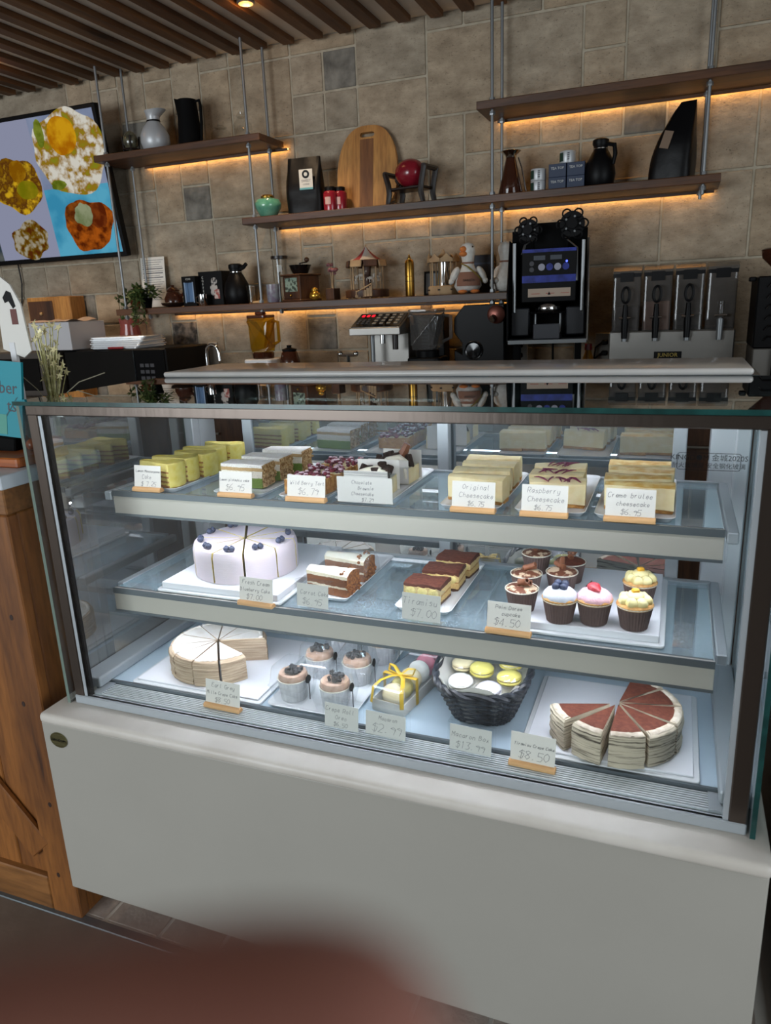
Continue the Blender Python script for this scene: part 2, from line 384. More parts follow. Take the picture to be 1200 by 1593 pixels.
M['alu'] = P('aluminium', '#a9b0b5', .42, .35)
M['alu_dark'] = P('aluminium_dark', '#6d757a', .45, .7)
M['marble'] = P('white_stone', '#e6e4e1', .16, col2='#dad7d3', ns=8.)
M['panel'] = P('base_panel', '#a6a39b', .42, col2='#a19e96', ns=2.)
M['ledge'] = P('ledge_stone', '#cfcac2', .42, col2='#c2bcb3', ns=8.)
M['black'] = P('black_plastic', '#08080a', .45, spec=.18)
M['black_matte'] = P('black_matte', '#060607', .75, spec=.12)
M['black_gloss'] = P('black_gloss', '#0b0b0d', .12)
M['white'] = P('white_plastic', '#e2e2e4', .4)
M['paper'] = P('paper', '#e4e1da', .7)
M['porcelain'] = P('porcelain', '#eef0f2', .15, coat=.4)
M['cardboard'] = P('white_board', '#eceef4', .6)
M['ink'] = P('ink', '#55555c', .7)
M['ink_red'] = P('ink_red', '#a33a30', .7)
M['glass'] = glass('clear_glass', (.97, .985, .98), 1.5)
M['glass_side'] = glass('side_glass', (.90, .95, .95), 1.8, boost=.32, haze=.10, hazecol=(.6, .66, .7))  # slight grey diffuse painted in for milky light on the pane
M['glass_top'] = glass('top_glass', (.34, .38, .37), 1.8, boost=.32)
M['glass_side_painted_light'] = glass('side_glass_painted_light', (.85, .92, .93), 1.8, boost=.12, haze=.62, hazecol=(.66, .78, .84))  # pale blue diffuse stands in for light seen in the right pane
M['glass_back'] = glass('back_glass', (.55, .62, .65), 2.0, boost=.42, haze=.16, hazecol=(.55, .68, .75))  # bluish diffuse painted in for light scattered inside the case
M['glass_shelf'] = glass('shelf_glass', (.80, .90, .93), 1.6, boost=.02, haze=.20, hazecol=(.70, .82, .90))
M['glass_edge'] = P('glass_edge', '#1d4a47', .2, col2='#143634', ns=30.)
M['glass_edge_soft'] = P('glass_edge_soft', '#6f7f76', .2)
M['jar_glass'] = glass('jar_glass', (.93, .93, .92), 1.45)
M['clamshell'] = glass('clear_plastic', (.97, .98, .985), 1.5, boost=.06, haze=.05, hazecol=(.8, .85, .9))
M['bag'] = glass('cellophane', (.97, .975, .98), 1.4, boost=.02)
M['acrylic'] = glass('acrylic', (.985, .992, .996), 1.5)
M['amber_glass'] = glass('amber_glass', (.75, .48, .05), 1.5, haze=.25, hazecol=(.45, .28, .02))
M['smoke_glass'] = glass('smoke_glass', (.62, .61, .60), 1.45, haze=.22, hazecol=(.26, .25, .24))
M['brown_glass'] = glass('brown_glass', (.30, .16, .10), 1.5, haze=.35, hazecol=(.10, .035, .02))
M['led_warm'] = emit('led_warm', '#ffbc62', 13.)
M['led_cool'] = emit('led_cool', '#f1f4ff', 24.)
M['lamp_warm'] = emit('lamp_warm', '#ff9a3c', 14.)

# ---------------------------------------------------------------- the room
WY = 2.20   # face of the stone wall
wall = struct(MB().box(-4.0, 3.9, WY + .006, WY + .12, 0, 2.66).build('wall_back', M['grout']), 'stone tile wall behind the bar shelves', 'wall')
struct(MB().box(-4.12, -4.0, -5.0, WY + .12, 0, 2.66).build('wall_left', M['room_wall']), 'plain side wall of the shop on the left', 'wall')
# right wall and street wall, each with its window opening
mb = MB()
mb.box(3.9, 4.02, -5.0, -3.0, 0, 2.66).box(3.9, 4.02, -.4, WY + .12, 0, 2.66).box(3.9, 4.02, -3.0, -.4, 0, .5).box(3.9, 4.02, -3.0, -.4, 2.4, 2.66)
struct(mb.build('wall_right', M['room_wall']), 'side wall of the shop with a window', 'wall')
mb = MB()
mb.box(-4.0, -3.7, -5.02, -4.9, 0, 2.66).box(-.7, 3.9, -5.02, -4.9, 0, 2.66).box(-3.7, -.7, -5.02, -4.9, 0, .5).box(-3.7, -.7, -5.02, -4.9, 2.4, 2.66)
struct(mb.build('wall_front', M['room_wall']), 'street wall of the shop with a wide window', 'wall')
# ceiling with its row of beams
ceil = struct(MB().box(-4.12, 4.02, -5.02, WY + .12, 2.601, 2.75).build('ceiling', M['plaster']), 'pale plaster ceiling above a row of dark wooden beams', 'ceiling')
bm_ = MB().box(-.027, .027, -1.9, 1.9, 0, .0225).build('beam', M['beam'], ceil, bevel=.0015, loc=(0, .27, 2.578))
bmesh_data = bm_.data
k = 0
for i in range(-29, 20):
    x = -.3701 + .1344 * i
    b = bm_ if k == 0 else bm_.copy()
    if k: COL.objects.link(b)
    b.parent = ceil; b.location = (x + random.uniform(-.004, .004), .27 + random.uniform(-.012, .012), 2.5782); k += 1
# stone tiles: modular pattern on a 16 cm grid
PX, PZ, G = .16, .16, .0045
x0g, z0g = -1.166 - 14 * PX, 1.90 - 6 * PZ
NX, NZ = 34, 11
special = {}
for (sx, sz, m) in [(-1.166, 1.90, 'tile_grey'), (-1.326, 1.26, 'tile_dark'), (-1.966, 1.42, 'tile_grey'), (-.366, 2.38, 'tile_grey'), (.114, 1.74, 'tile_grey'), (.914, 2.06, 'tile_grey'), (-2.286, 1.10, 'tile_dark'), (-1.486, 2.22, 'tile_grey'), (-.526, 1.26, 'tile_grey')]:
    special[(round((sx - x0g) / PX), round((sz - z0g) / PZ))] = m
used = set(special); cells = [(i, j, 1, 1, m) for (i, j), m in special.items()]
rt = random.Random(11)
for j in range(NZ):
    for i in range(NX):
        if (i, j) in used: continue
        opts = [(2, 2), (2, 2), (2, 1), (3, 2), (1, 1), (1, 2), (2, 1), (3, 2)]; rt.shuffle(opts); opts.append((1, 1))
        for (w, h) in opts:
            cs = [(i + a, j + b) for a in range(w) for b in range(h)]
            if all(c not in used and c[0] < NX and c[1] < NZ for c in cs):
                used.update(cs); cells.append((i, j, w, h, 'tile')); break
tdata = {}
for (i, j, w, h, m) in cells:
    key = (w, h, m); X, Z = w * PX / 2 - G, h * PZ / 2 - G
    loc = (x0g + (i + w / 2) * PX, WY + rt.uniform(-.001, .0015), z0g + (j + h / 2) * PZ)
    if loc[2] + Z > 2.599:
        key = (w, h, m, j); zb = loc[2] - Z; Z = (2.599 - zb) / 2; loc = (loc[0], loc[1], zb + Z)
        if Z < .02: continue
    if key not in tdata:
        o = MB().box(-X, X, 0, .012, -Z, Z).build('tile', M[m], wall, bevel=.004, seg=2, loc=loc); tdata[key] = o.data
    else:
        o = bpy.data.objects.new('tile', tdata[key]); COL.objects.link(o); o.parent = wall; o.location = loc
    o.rotation_euler = (0, rt.choice([0, PI]) if w == h else rt.choice([0, PI]), 0)
# floor: dark shop floor, metal strip, quarry tiles under the case and behind it
struct(MB().box(-4.1, 4.0, -5.0, -.012, -.1, 0).build('floor', M['floor_front']), 'dark brown shop floor in front of the case', 'floor')
fb = struct(MB().box(-4.1, 4.0, .012, WY + .1, -.1, -.004).build('floor_tiled', M['floor_grout']), 'tiled floor with pale joints under the case', 'floor')
struct(MB().box(-4.1, 4.0, -.012, .012, -.1, .003).build('trim_1', M['alu_dark'], bevel=.002), 'metal strip between the two floors', 'trim')
qd = None
for i in range(-12, 14):
    for j in range(0, 8):
        loc = (-.086 + .1625 * (i + .5), .0145 + .155 * (j + .5), 0)
        if qd is None:
            o = MB().box(-.076, .076, -.0725, .0725, -.006, 0).build('tile', M['quarry'], fb, bevel=.002, loc=loc); qd = o.data
        else:
            o = bpy.data.objects.new('tile', qd); COL.objects.link(o); o.parent = fb; o.location = loc
# two small warm spots recessed between the beams
for n, (x, y, lab) in enumerate([(-1.781, 1.70, 'small warm ceiling spot above the television'), (-.4373, 1.70, 'small warm ceiling spot near the top centre')]):
    t = thing('ceiling_spot', lab, 'ceiling lamp', (x, y, 2.5805), group='warm spots between the beams')
    MB().lathe([(.030, .020), (.034, 0), (.028, -.004), (.026, 0), (.024, .016)], 24).build('housing', M['zinc'], t, smooth=True)
    MB().lathe([(0, .012), (.024, .012), (.024, .016), (0, .016)], 20).build('bulb', M['lamp_warm'], t, smooth=True)
    d = bpy.data.lights.new('spot_glow', 'POINT'); d.energy = .5; d.color = (1, .45, .12); d.shadow_soft_size = .02
    lo = bpy.data.objects.new('spot_glow', d); COL.objects.link(lo); lo.parent = t; lo.location = (0, 0, -.012)
    d = bpy.data.lights.new('spot_beam', 'SPOT'); d.energy = 26; d.color = (1, .72, .45); d.spot_size = R(95); d.spot_blend = .8; d.shadow_soft_size = .025
    lo = bpy.data.objects.new('spot_beam', d); COL.objects.link(lo); lo.parent = t; lo.location = (0, 0, -.014)

# ---------------------------------------------------------------- hanging wall shelves with warm light strips
def wall_shelf(x0, x1, z, label, sx0, sx1):
    t = thing('wall_shelf', label, 'shelf', ((x0 + x1) / 2, 2.08, z), group='hanging wooden wall shelves'); w = (x1 - x0) / 2
    MB().box(-w, w, -.11, .11, -.030, 0).build('shelf_board', M['shelf_wood'], t, bevel=.003, seg=2)
    c = (x0 + x1) / 2
    MB().box(sx0 - c, sx1 - c, .098, .1010, -.041, -.0302).build('strip_channel', M['shelf_wood'], t)
    MB().box(sx0 - c + .004, sx1 - c - .004, .1015, .1150, -.0335, -.0303).build('light_strip', M['led_warm'], t)
    return t
wall_shelf(-1.489, -.578, 2.20, 'short dark wooden shelf beside the television, under the ceiling', -1.36, -.555)
wall_shelf(.385, 1.95, 2.20, 'long empty wooden shelf at the top right', .42, 1.93)
wall_shelf(-.702, 1.2735, 1.863, 'long middle wooden shelf carrying the cutting board and coffee bags', -.63, 1.26)
wall_shelf(-1.477, .535, 1.492, 'lowest wooden shelf carrying the carousels and plush geese', -1.28, .52)
def rod(x, y, z0, nuts, label):
    t = thing('threaded_rod', label, 'rod', (x, y, 0), group='threaded rods holding the wall shelves')
    MB().tube([(0, 0, z0), (0, 0, 2.601)], .0062, 10).build('rod', M['zinc'], t, smooth=True)
    for z in nuts:
        for s in (z + .004, z - .044):
            MB().lathe([(.011, -.005), (.012, 0), (.011, .009), (.006, .010)], 6, (0, 0, s)).build('nut', M['zinc'], t)
rod(-1.436, 2.0, 1.44, (2.20, 1.492), 'front rod at the left ends of the short and lowest shelves')
rod(-1.411, 2.15, 1.44, (2.20, 1.492), 'rear rod at the left ends of the short and lowest shelves')
rod(-.652, 2.0, 1.44, (2.20, 1.863, 1.492), 'front rod beside the green ceramic jar')
rod(-.633, 2.15, 1.44, (2.20, 1.863, 1.492), 'rear rod behind the green ceramic jar')
rod(.4405, 2.0, 1.44, (2.20, 1.863, 1.492), 'front rod passing before the second plush goose')
rod(.4455, 2.15, 1.44, (2.20, 1.863, 1.492), 'rear rod beside the brown glass carafe')
rod(1.2155, 2.0, 1.80, (2.20, 1.863), 'front rod beside the big black coffee bag')
rod(1.2100, 2.15, 1.80, (2.20, 1.863), 'rear rod behind the big black coffee bag')

# ---------------------------------------------------------------- the refrigerated display case
case = thing('display_case', 'large white refrigerated glass display case filled with cakes', 'display case', (.64, 0, 0))
CX = -.64
M['alu_light'] = P('aluminium_light', '#cbd1d5', .4, .2)
def part(mb, name, mat, parent=None, **kw):
    """builds a part given in world coordinates under its thing"""
    p = parent or case; w = p.matrix_world if False else None
    ox, oy, oz = 0, 0, 0; q = p
    while q is not None:
        ox += q.location.x; oy += q.location.y; oz += q.location.z; q = q.parent
    mb.v = [(a - ox, b - oy, c - oz) for a, b, c in mb.v]
    return mb.build(name, mat, p, **kw)
part(MB().box(-.095, 1.349, -.05, -.03, .158, .604), 'front_panel', M['panel'], bevel=.003, seg=2)
part(MB().box(-.078, 1.335, -.03, .60, .158, .598), 'body', M['alu'])
for x in (-.02, 1.28):
    for y in (.22, .52): 
        lg = part(MB().lathe([(.022, .001), (.022, .012), (.012, .018), (.012, .158)], 16, (x, y, 0)), 'foot', M['black_matte'], smooth=True)
part(MB().box(-.088, 1.352, -.062, .61, .606, .632), 'ledge', M['ledge'], bevel=.011, seg=4, smooth=True)
part(MB().box(-.09, 1.348, -.045, .6, .598, .607), 'shadow_gap', M['alu_dark'])
# oval maker's badge
c = (-.050, .566)
bd = part(MB().prism([(c[0] + .0235 * math.cos(a * PI / 20), c[1] + .0185 * math.sin(a * PI / 20)) for a in range(40)], 0, .002, M=T(0, -.0505, 0) @ rotx(PI / 2)), 'badge', P('badge_metal', '#8f8c66', .25, 1., bump=.3, bs=8., bstretch=(1, 1, 30)), smooth=True)
print_text('badge_lettering', 'KINGDOM', .0085, M['black'], bd, T(c[0] + CX, -.0528, c[1]))
bd['label'] = 'oval brass badge'
# posts, gaskets, beam
for x0, x1 in ((-.037, -.011), (1.290, 1.317)):
    part(MB().box(x0, x1, .002, .032, .632, 1.297), 'post', M['steel_v'], bevel=.002)
    part(MB().box(x0, x1, .50, .53, .632, 1.297), 'post', M['alu_light'], bevel=.002)
part(MB().box(-.0108, -.0035, .004, .016, .645, 1.275), 'gasket', M['alu'])
part(MB().box(-.0035, .0035, .0105, .018, .645, 1.275), 'gasket', M['black'])
part(MB().box(1.282, 1.290, .004, .016, .645, 1.275), 'gasket', M['alu'])
part(MB().box(-.037, 1.317, .000, .034, 1.2765, 1.297), 'top_beam', M['steel_v'], bevel=.002)
part(MB().box(-.037, 1.317, .0, .016, .632, .652), 'bottom_sill', M['alu'], bevel=.002)
def pane(name, x0, x1, y0, y1, z0, z1, mat, edge, axis):
    mb = MB(); v = MB().box(x0, x1, y0, y1, z0, z1)
    idx = {'z': [0, 0, 1, 1, 1, 1], 'y': [1, 1, 0, 1, 0, 1], 'x': [1, 1, 1, 0, 1, 0]}[axis]
    mb.v = v.v; mb.f = v.f; mb.mi = idx
    return part(mb, name, [M[mat], M[edge]])
fg = pane('front_glass', -.0035, 1.2825, .005, .0105, .652, 1.277, 'glass', 'glass_edge_soft', 'y')
pane('side_glass', -.056, -.048, -.004, .52, .632, 1.296, 'glass_side', 'glass_edge_soft', 'x')
pane('side_glass', 1.322, 1.330, -.004, .52, .632, 1.296, 'glass_side_painted_light', 'glass_edge', 'x')
tg = pane('top_glass', -.058, 1.345, -.010, .44, 1.2975, 1.3055, 'glass_top', 'glass_edge', 'z')
part(MB().box(-.037, 1.317, .447, .62, 1.270, 1.3055), 'top_housing', M['alu_dark'])
part(MB().box(-.038, 1.305, .440, .700, 1.3060, 1.3195), 'stone_shelf', M['marble'], bevel=.006, seg=3, smooth=True)
# safety print on the front glass
st = part(MB().box(0, .0001, 0, .0001, 0, .0001), 'glass_print', M['black'])
bpy.data.objects.remove(st)
sx, sz, sw, sh = 1.2195, 1.2295, .0415, .0125
mb = MB(); r_ = .004; k_ = 5
outer = []
for cx_, cz_, a0 in ((sw - r_, sh - r_, 0), (-sw + r_, sh - r_, 90), (-sw + r_, -sh + r_, 180), (sw - r_, -sh + r_, 270)):
    for i in range(k_ + 1):
        a = R(a0 + 90 * i / k_); outer.append((cx_ + r_ * math.cos(a), cz_ + r_ * math.sin(a), math.cos(a), math.sin(a)))
n_ = len(outer); vv = [(sx + p[0], .0046, sz + p[1]) for p in outer] + [(sx + p[0] - .0008 * p[2], .0046, sz + p[1] - .0008 * p[3]) for p in outer]
mb.add(vv, [(i, (i + 1) % n_, n_ + (i + 1) % n_, n_ + i) for i in range(n_)])
st = part(mb, 'glass_print', M['black'])
st['label'] = 'small black printed safety mark on the glass'
print_text('print_line', 'KINGD\u25CFM \u91D1\u57CE2020S', .0105, M['black'], st, T(sx + CX, .0046, sz + .0052), ext=0)
print_text('print_line', '\u8010\u706B\u73BB\u7483\u5C4F \u5B89\u5168\u94A2\u5316\u73BB\u7483', .0085, M['black'], st, T(sx + CX, .0046, sz - .0062), ext=0)

# inner shelves
for nm, y0, zt in (('upper', .146, 1.087), ('lower', .106, .872)):
    e = bpy.data.objects.new('case_shelf', None); COL.objects.link(e); e.parent = case; e.location = (0, 0, 0); e.empty_display_size = .02
    part(MB().box(.022, 1.257, y0 + .006, .472, zt - .008, zt), 'shelf_glass', M['glass_shelf'], e)
    part(MB().box(.0225, 1.2565, y0 + .0055, .012 + y0, zt - .0085, zt + .0008), 'shelf_nosing', M['alu_dark'], e)
    part(MB().box(.020, 1.259, y0 - .002, y0 + .005, zt - .050, zt + .002), 'apron', M['apron'] if 'apron' in M else M.setdefault('apron', P('apron_metal', '#c9c5bb', .35, .3)), e, bevel=.001)
    part(MB().box(.020, 1.259, y0 - .004, y0 - .002, zt - .010, zt + .003), 'apron_lip', M['alu_dark'], e)
    part(MB().box(.020, 1.259, y0 - .004, y0 + .010, zt - .054, zt - .049), 'apron_lip', M['alu_dark'], e)
    for x in (.0135, 1.259): part(MB().box(x, x + .0065, y0 - .004, y0 + .02, zt - .052, zt + .003), 'end_cap', M['acrylic'], e)
    part(MB().box(.04, 1.24, y0 + .010, y0 + .030, zt - .046, zt - .042), 'light_strip', M['led_cool'], e)
    part(MB().box(.04, 1.24, y0 + .008, y0 + .032, zt - .0415, zt - .016), 'strip_housing', M['alu'], e)
    part(MB().box(.02, 1.262, .468, .482, zt - .012, zt + .003), 'rear_rail', M['alu'], e)
    for x in (.0, 1.262): part(MB().box(x, x + .018, .14, .49, zt - .02, zt - .0005), 'bracket', M['alu'], e, bevel=.002)
    for x in (.43, .66, .83): part(MB().box(x, x + .003, y0 + .01, .47, zt - .0145, zt - .0085), 'support_bar', M['alu'], e)
part(MB().box(.02, 1.26, .036, .054, 1.279, 1.283), 'light_strip', M['led_cool'])
part(MB().box(.06, 1.22, .460, .474, 1.2655, 1.2695), 'light_strip', M['led_cool'])  # rear strip added to brighten the backs of the cakes
part(MB().box(.04, 1.24, .4515, .4560, 1.256, 1.2698), 'added_strip_lip', M['alu'])  # added lip, conceals the added rear strip
part(MB().box(.0, 1.28, .0345, .057, 1.2835, 1.2970), 'strip_housing', M['alu'])
# bottom deck with intake grille
deck_m = P('deck_enamel', '#b9ccd9', .35, col2='#b3c6d4', ns=4.)
part(MB().box(-.047, 1.325, .072, .50, .632, .657), 'deck', deck_m)
part(MB().box(-.037, 1.30, .0665, .0725, .632, .661), 'deck_lip', M['alu_dark'])
g = bpy.data.objects.new('intake_grille', None); COL.objects.link(g); g.parent = case; g.empty_display_size = .02
part(MB().box(.0, 1.285, .017, .066, .632, .640), 'grille_tray', M['alu_dark'], g)
for i in range(8):
    y = .0185 + i * .0061
    part(MB().box(.022, 1.262, y, y + .0036, .6405, .654), 'slat', M['alu_light'], g)
for x in (-.0, 1.262): part(MB().box(x, x + .022, .017, .066, .6405, .656), 'grille_end', M['alu'], g)
for x0, x1 in ((-.047, .008), (1.277, 1.321)):
    part(MB().box(x0, x1, .033, .50, .658, .682), 'side_rail', M['alu'], bevel=.004, seg=2)
# rear sliding doors
def sliding_door(x0, x1, y):
    d = bpy.data.objects.new('sliding_door', None); COL.objects.link(d); d.parent = case; d.empty_display_size = .02
    pane('x', 0, .001, 0, .001, 0, .001, 'glass', 'glass', 'y'); bpy.data.objects.remove(bpy.data.objects[[o.name for o in case.children if o.name.startswith('x')][0]])
    v = MB().box(x0 + .022, x1 - .022, y, y + .006, .69, 1.255)
    o = part(v, 'door_glass', M['glass_back'], d)
    for a, b in ((x0, x0 + .028), (x1 - .028, x1)): part(MB().box(a, b, y - .006, y + .012, .66, 1.27), 'stile', M['alu'], d, bevel=.002)
    for a, b in ((.66, .69), (1.25, 1.27)): part(MB().box(x0 + .028, x1 - .028, y - .005, y + .011, a, b), 'rail', M['alu'], d, bevel=.002)
sliding_door(.122, .682, .535); sliding_door(.650, 1.20, .562)
part(MB().box(-.04, 1.32, .50, .60, .60, .659), 'door_track', M['alu'])
part(MB().box(-.047, -.010, .53, .60, .632, 1.297), 'rear_post', M['alu_light'])
part(MB().box(1.245, 1.321, .53, .60, .632, 1.297), 'rear_post', M['alu_light'])

# ---------------------------------------------------------------- neighbouring white case, cut by the right edge
t = thing('glass_counter', 'white counter with a green-edged glass screen at the right edge', 'counter', (1.8, .28, 0))
part(MB().box(1.405, 2.3, -.03, .62, .0, .60), 'cabinet', M['panel'], t, bevel=.004)
part(MB().box(1.400, 2.3, -.06, .64, .601, .632), 'top', M['ledge'], t, bevel=.01, seg=3)
mb = MB().box(1.408, 1.416, -.05, .56, .632, 1.25); mb.mi = [1, 1, 1, 0, 1, 0]
part(mb, 'glass_screen', [M['glass_side'], P('green_edge', '#6f9a80', .2)], t)
mb = MB().box(1.416, 2.3, -.05, -.042, .632, 1.25); mb.mi = [1, 1, 0, 1, 0, 1]
part(mb, 'glass_screen', [M['glass'], M['glass_edge']], t)
part(MB().box(1.43, 2.3, .0, .56, .633, .66), 'deck', M['cardboard'], t)
part(MB().box(1.43, 2.3, .55, .56, .66, 1.25), 'rear_panel', M['alu'], t)

# ---------------------------------------------------------------- wooden service counter on the left
cn = thing('wooden_counter', 'rustic pine service counter with a white top, left of the case', 'counter', (-.8, .15, 0))
part(MB().box(-1.8, -.120, -.018, .275, 1.121, 1.151), 'counter_top', P('counter_top_white', '#cdd6dd', .3), cn, bevel=.002)
part(MB().box(-1.78, -.140, .0, .26, 1.060, 1.1205), 'top_rail', M['pine_x'], cn, bevel=.003)
part(MB().box(-1.76, -.15, .03, .25, .02, 1.06), 'carcass', M['pine_x'], cn)
part(MB().box(-.235, -.142, .0, .028, .0, 1.0595), 'corner_board', M['pine'], cn, bevel=.003)
part(MB().box(-.160, -.142, .0285, .13, .0, 1.0595), 'end_board', M['pine'], cn, bevel=.003)
for i in range(4):
    part(MB().box(-.160, -.142, .1305 + i * .03, .1595 + i * .03, .09, 1.0595), 'end_board', M['pine'], cn, bevel=.002)
for i in range(8):
    part(MB().box(-.236 - .1 * (i + 1) + .001, -.237 - .1 * i, .014, .0295, .10, 1.0595), 'plank', M['pine'], cn, bevel=.003)
part(MB().box(-1.2, -.236, .0, .028, .0, .10), 'plinth_board', M['pine_x'], cn, bevel=.003)
mb = MB().cbox((0, 0, 0), (.78, .014, .085)); mb.v = [tuple(T(-.5, .006, .47) @ roty(R(48)) @ Vector(p)) for p in mb.v]
part(mb, 'diagonal_brace', M['pine'], cn, bevel=.003)
kn = P('knot', '#2a150a', .6)
for (x, z) in ((-.185, .82), (-.20, .60), (-.178, .33), (-.195, .12), (-.21, .95)):
    part(MB().prism([(x + .005 * math.cos(a), z + .007 * math.sin(a)) for a in [i * PI / 6 for i in range(12)]], 0, .0012, M=T(0, .0006, 0) @ rotx(PI / 2)), 'knot', kn, cn)

# ---------------------------------------------------------------- cakes and pastries: materials
M['lemon'] = P('lemon_cream', '#e3cf5c', .55, col2='#ecdf86', ns=60., bump=.3, bs=150., sss=.15)
M['lemon_cut'] = layered('lemon_layers', [(0, '#a87642'), (.12, '#e2cf72'), (.22, '#b07f4a'), (.29, '#e6d67e'), (.42, '#b07f4a'), (.49, '#e6d67e'), (.62, '#b07f4a'), (.69, '#e8d982')], .054)
M['pist_cut'] = layered('pistachio_layers', [(0, '#6f8a3a'), (.40, '#7f9a48'), (.44, '#efe9da'), (.72, '#c9a877'), (.86, '#f0eee9')], .052, wob=.0015)
M['nuts'] = P('chopped_nuts', '#9a7340', .8, col2='#d3b585', ns=160., contrast=(.4, .6), bump=1., bs=200.)
M['sugar'] = P('icing_sugar', '#f2f1ee', .8, col2='#e9e4da', ns=90., bump=.3, bs=250.)
M['crust'] = P('pastry_crust', '#a8733a', .8, col2='#c89552', ns=120., bump=.8, bs=200.)
M['berry'] = P('berries', '#4e1226', .35, col2='#8c2f45', ns=70., contrast=(.4, .6))
M['brownie'] = P('brownie', '#2a1a14', .75, col2='#3d2920', ns=150., bump=.8, bs=200.)
M['choc'] = P('milk_chocolate', '#7a4b35', .5, col2='#8d5b42', ns=60., bump=.3)
M['cheese'] = P('cheesecake', '#e8d5a0', .6, col2='#f0e2b8', ns=50., bump=.25, bs=120., sss=.15)
M['brulee'] = P('torched_sugar', '#d9a850', .45, col2='#f0d794', ns=55., contrast=(.38, .62), bump=.5, bs=140.)
M['swirl'] = P('raspberry_swirl', '#6d2345', .5, col2='#8e3a5c', ns=80.)
M['cream'] = P('whipped_cream', '#f0ead8', .6, sss=.15, bump=.25, bs=80.)
M['lilac'] = P('lilac_cream', '#dccfd9', .6, col2='#e6dbe2', ns=12., bump=.12, bs=40., bstretch=(1, 1, 12), sss=.1)
M['sponge'] = P('sponge', '#d9c678', .8, col2='#e6d692', ns=150., bump=.6, bs=220.)
M['blueberry'] = P('blueberry', '#1c2236', .45, col2='#39435e', ns=80.)
M['carrot'] = layered('carrot_layers', [(0, '#8a5226'), (.34, '#f0e3c8'), (.44, '#7d4a22'), (.80, '#f3ead0')], .048, wob=.003)
M['crumb'] = P('carrot_crumb', '#6e3d1c', .85, col2='#a3652f', ns=170., contrast=(.4, .6), bump=1., bs=220.)
M['cocoa'] = P('cocoa_powder', '#5a2a1b', .85, col2='#6d3827', ns=120., bump=.3, bs=260.)
M['tira'] = layered('tiramisu_layers', [(0, '#5e3d28'), (.14, '#d9b878'), (.42, '#b98c52'), (.52, '#e0c487'), (.84, '#5a2a1b')], .04, wob=.004)
M['crepe'] = P('crepe_side', '#a38c74', .75, col2='#cbb69c', ns=14., stretch=(1, 1, 22), contrast=(.35, .6), bump=.7, bs=10., bstretch=(1, 1, 26))
M['crepe_grey'] = P('grey_crepe_side', '#4e453a', .75, col2='#cbbfa9', ns=12., stretch=(1, 1, 22), contrast=(.36, .50), bump=.8, bs=10., bstretch=(1, 1, 24))
M['cream_top'] = P('crepe_top', '#efebe6', .65, col2='#e3dbd0', ns=35., contrast=(.3, .7), bump=.3, bs=60.)
M['cup_paper'] = P('baking_cup', '#5b4a47', .8, col2='#66534f', ns=40.)
M['white_cup'] = P('white_baking_cup', '#d9d9dc', .45, col2='#c4c4c8', ns=60.)
M['muffin'] = P('muffin_top', '#c08a4c', .8, col2='#d8ab6d', ns=120., bump=.6, bs=200.)
M['fr_blue'] = P('grey_blue_icing', '#c6cad6', .6, col2='#d5d9e2', ns=60., bump=.5, bs=120.)
M['fr_pink'] = P('pink_icing', '#e2afbb', .6, col2='#eec6ce', ns=60., bump=.5, bs=120.)
M['fr_lemon'] = P('pale_lemon_icing', '#ead992', .55, col2='#f2e7b2', ns=60.)
M['straw'] = P('strawberry', '#b02a36', .3, col2='#d9737a', ns=60., contrast=(.45, .7), bump=.5, bs=160.)
M['gold_fruit'] = P('mango', '#dda52f', .4)
M['choc_cream'] = P('marbled_cream', '#6b3c28', .6, col2='#dcc2a4', ns=55., contrast=(.47, .53))
M['wicker'] = P('black_wicker', '#1b1d22', .4, col2='#2c3038', ns=60.)
M['ribbon'] = P('yellow_ribbon', '#c9a22e', .35, col2='#d8b648', ns=40.)
M['plate'] = P('white_plate', '#e9ecef', .18, coat=.3)
M['mac_white'] = P('macaron_white', '#e6e6e0', .6, bump=.15, bs=200.)
M['mac_yellow'] = P('macaron_yellow', '#ddd071', .6, bump=.15, bs=200.)
M['mac_lilac'] = P('macaron_lilac', '#cfcbd6', .6, bump=.15, bs=200.)
M['mac_pink'] = P('macaron_pink', '#cf7a8d', .6, bump=.15, bs=200.)
M['mac_green'] = P('macaron_green', '#d3d9a8', .6, bump=.15, bs=200.)
M['mac_cream'] = P('macaron_cream', '#e8d9b0', .6, bump=.15, bs=200.)
rc = random.Random(3)

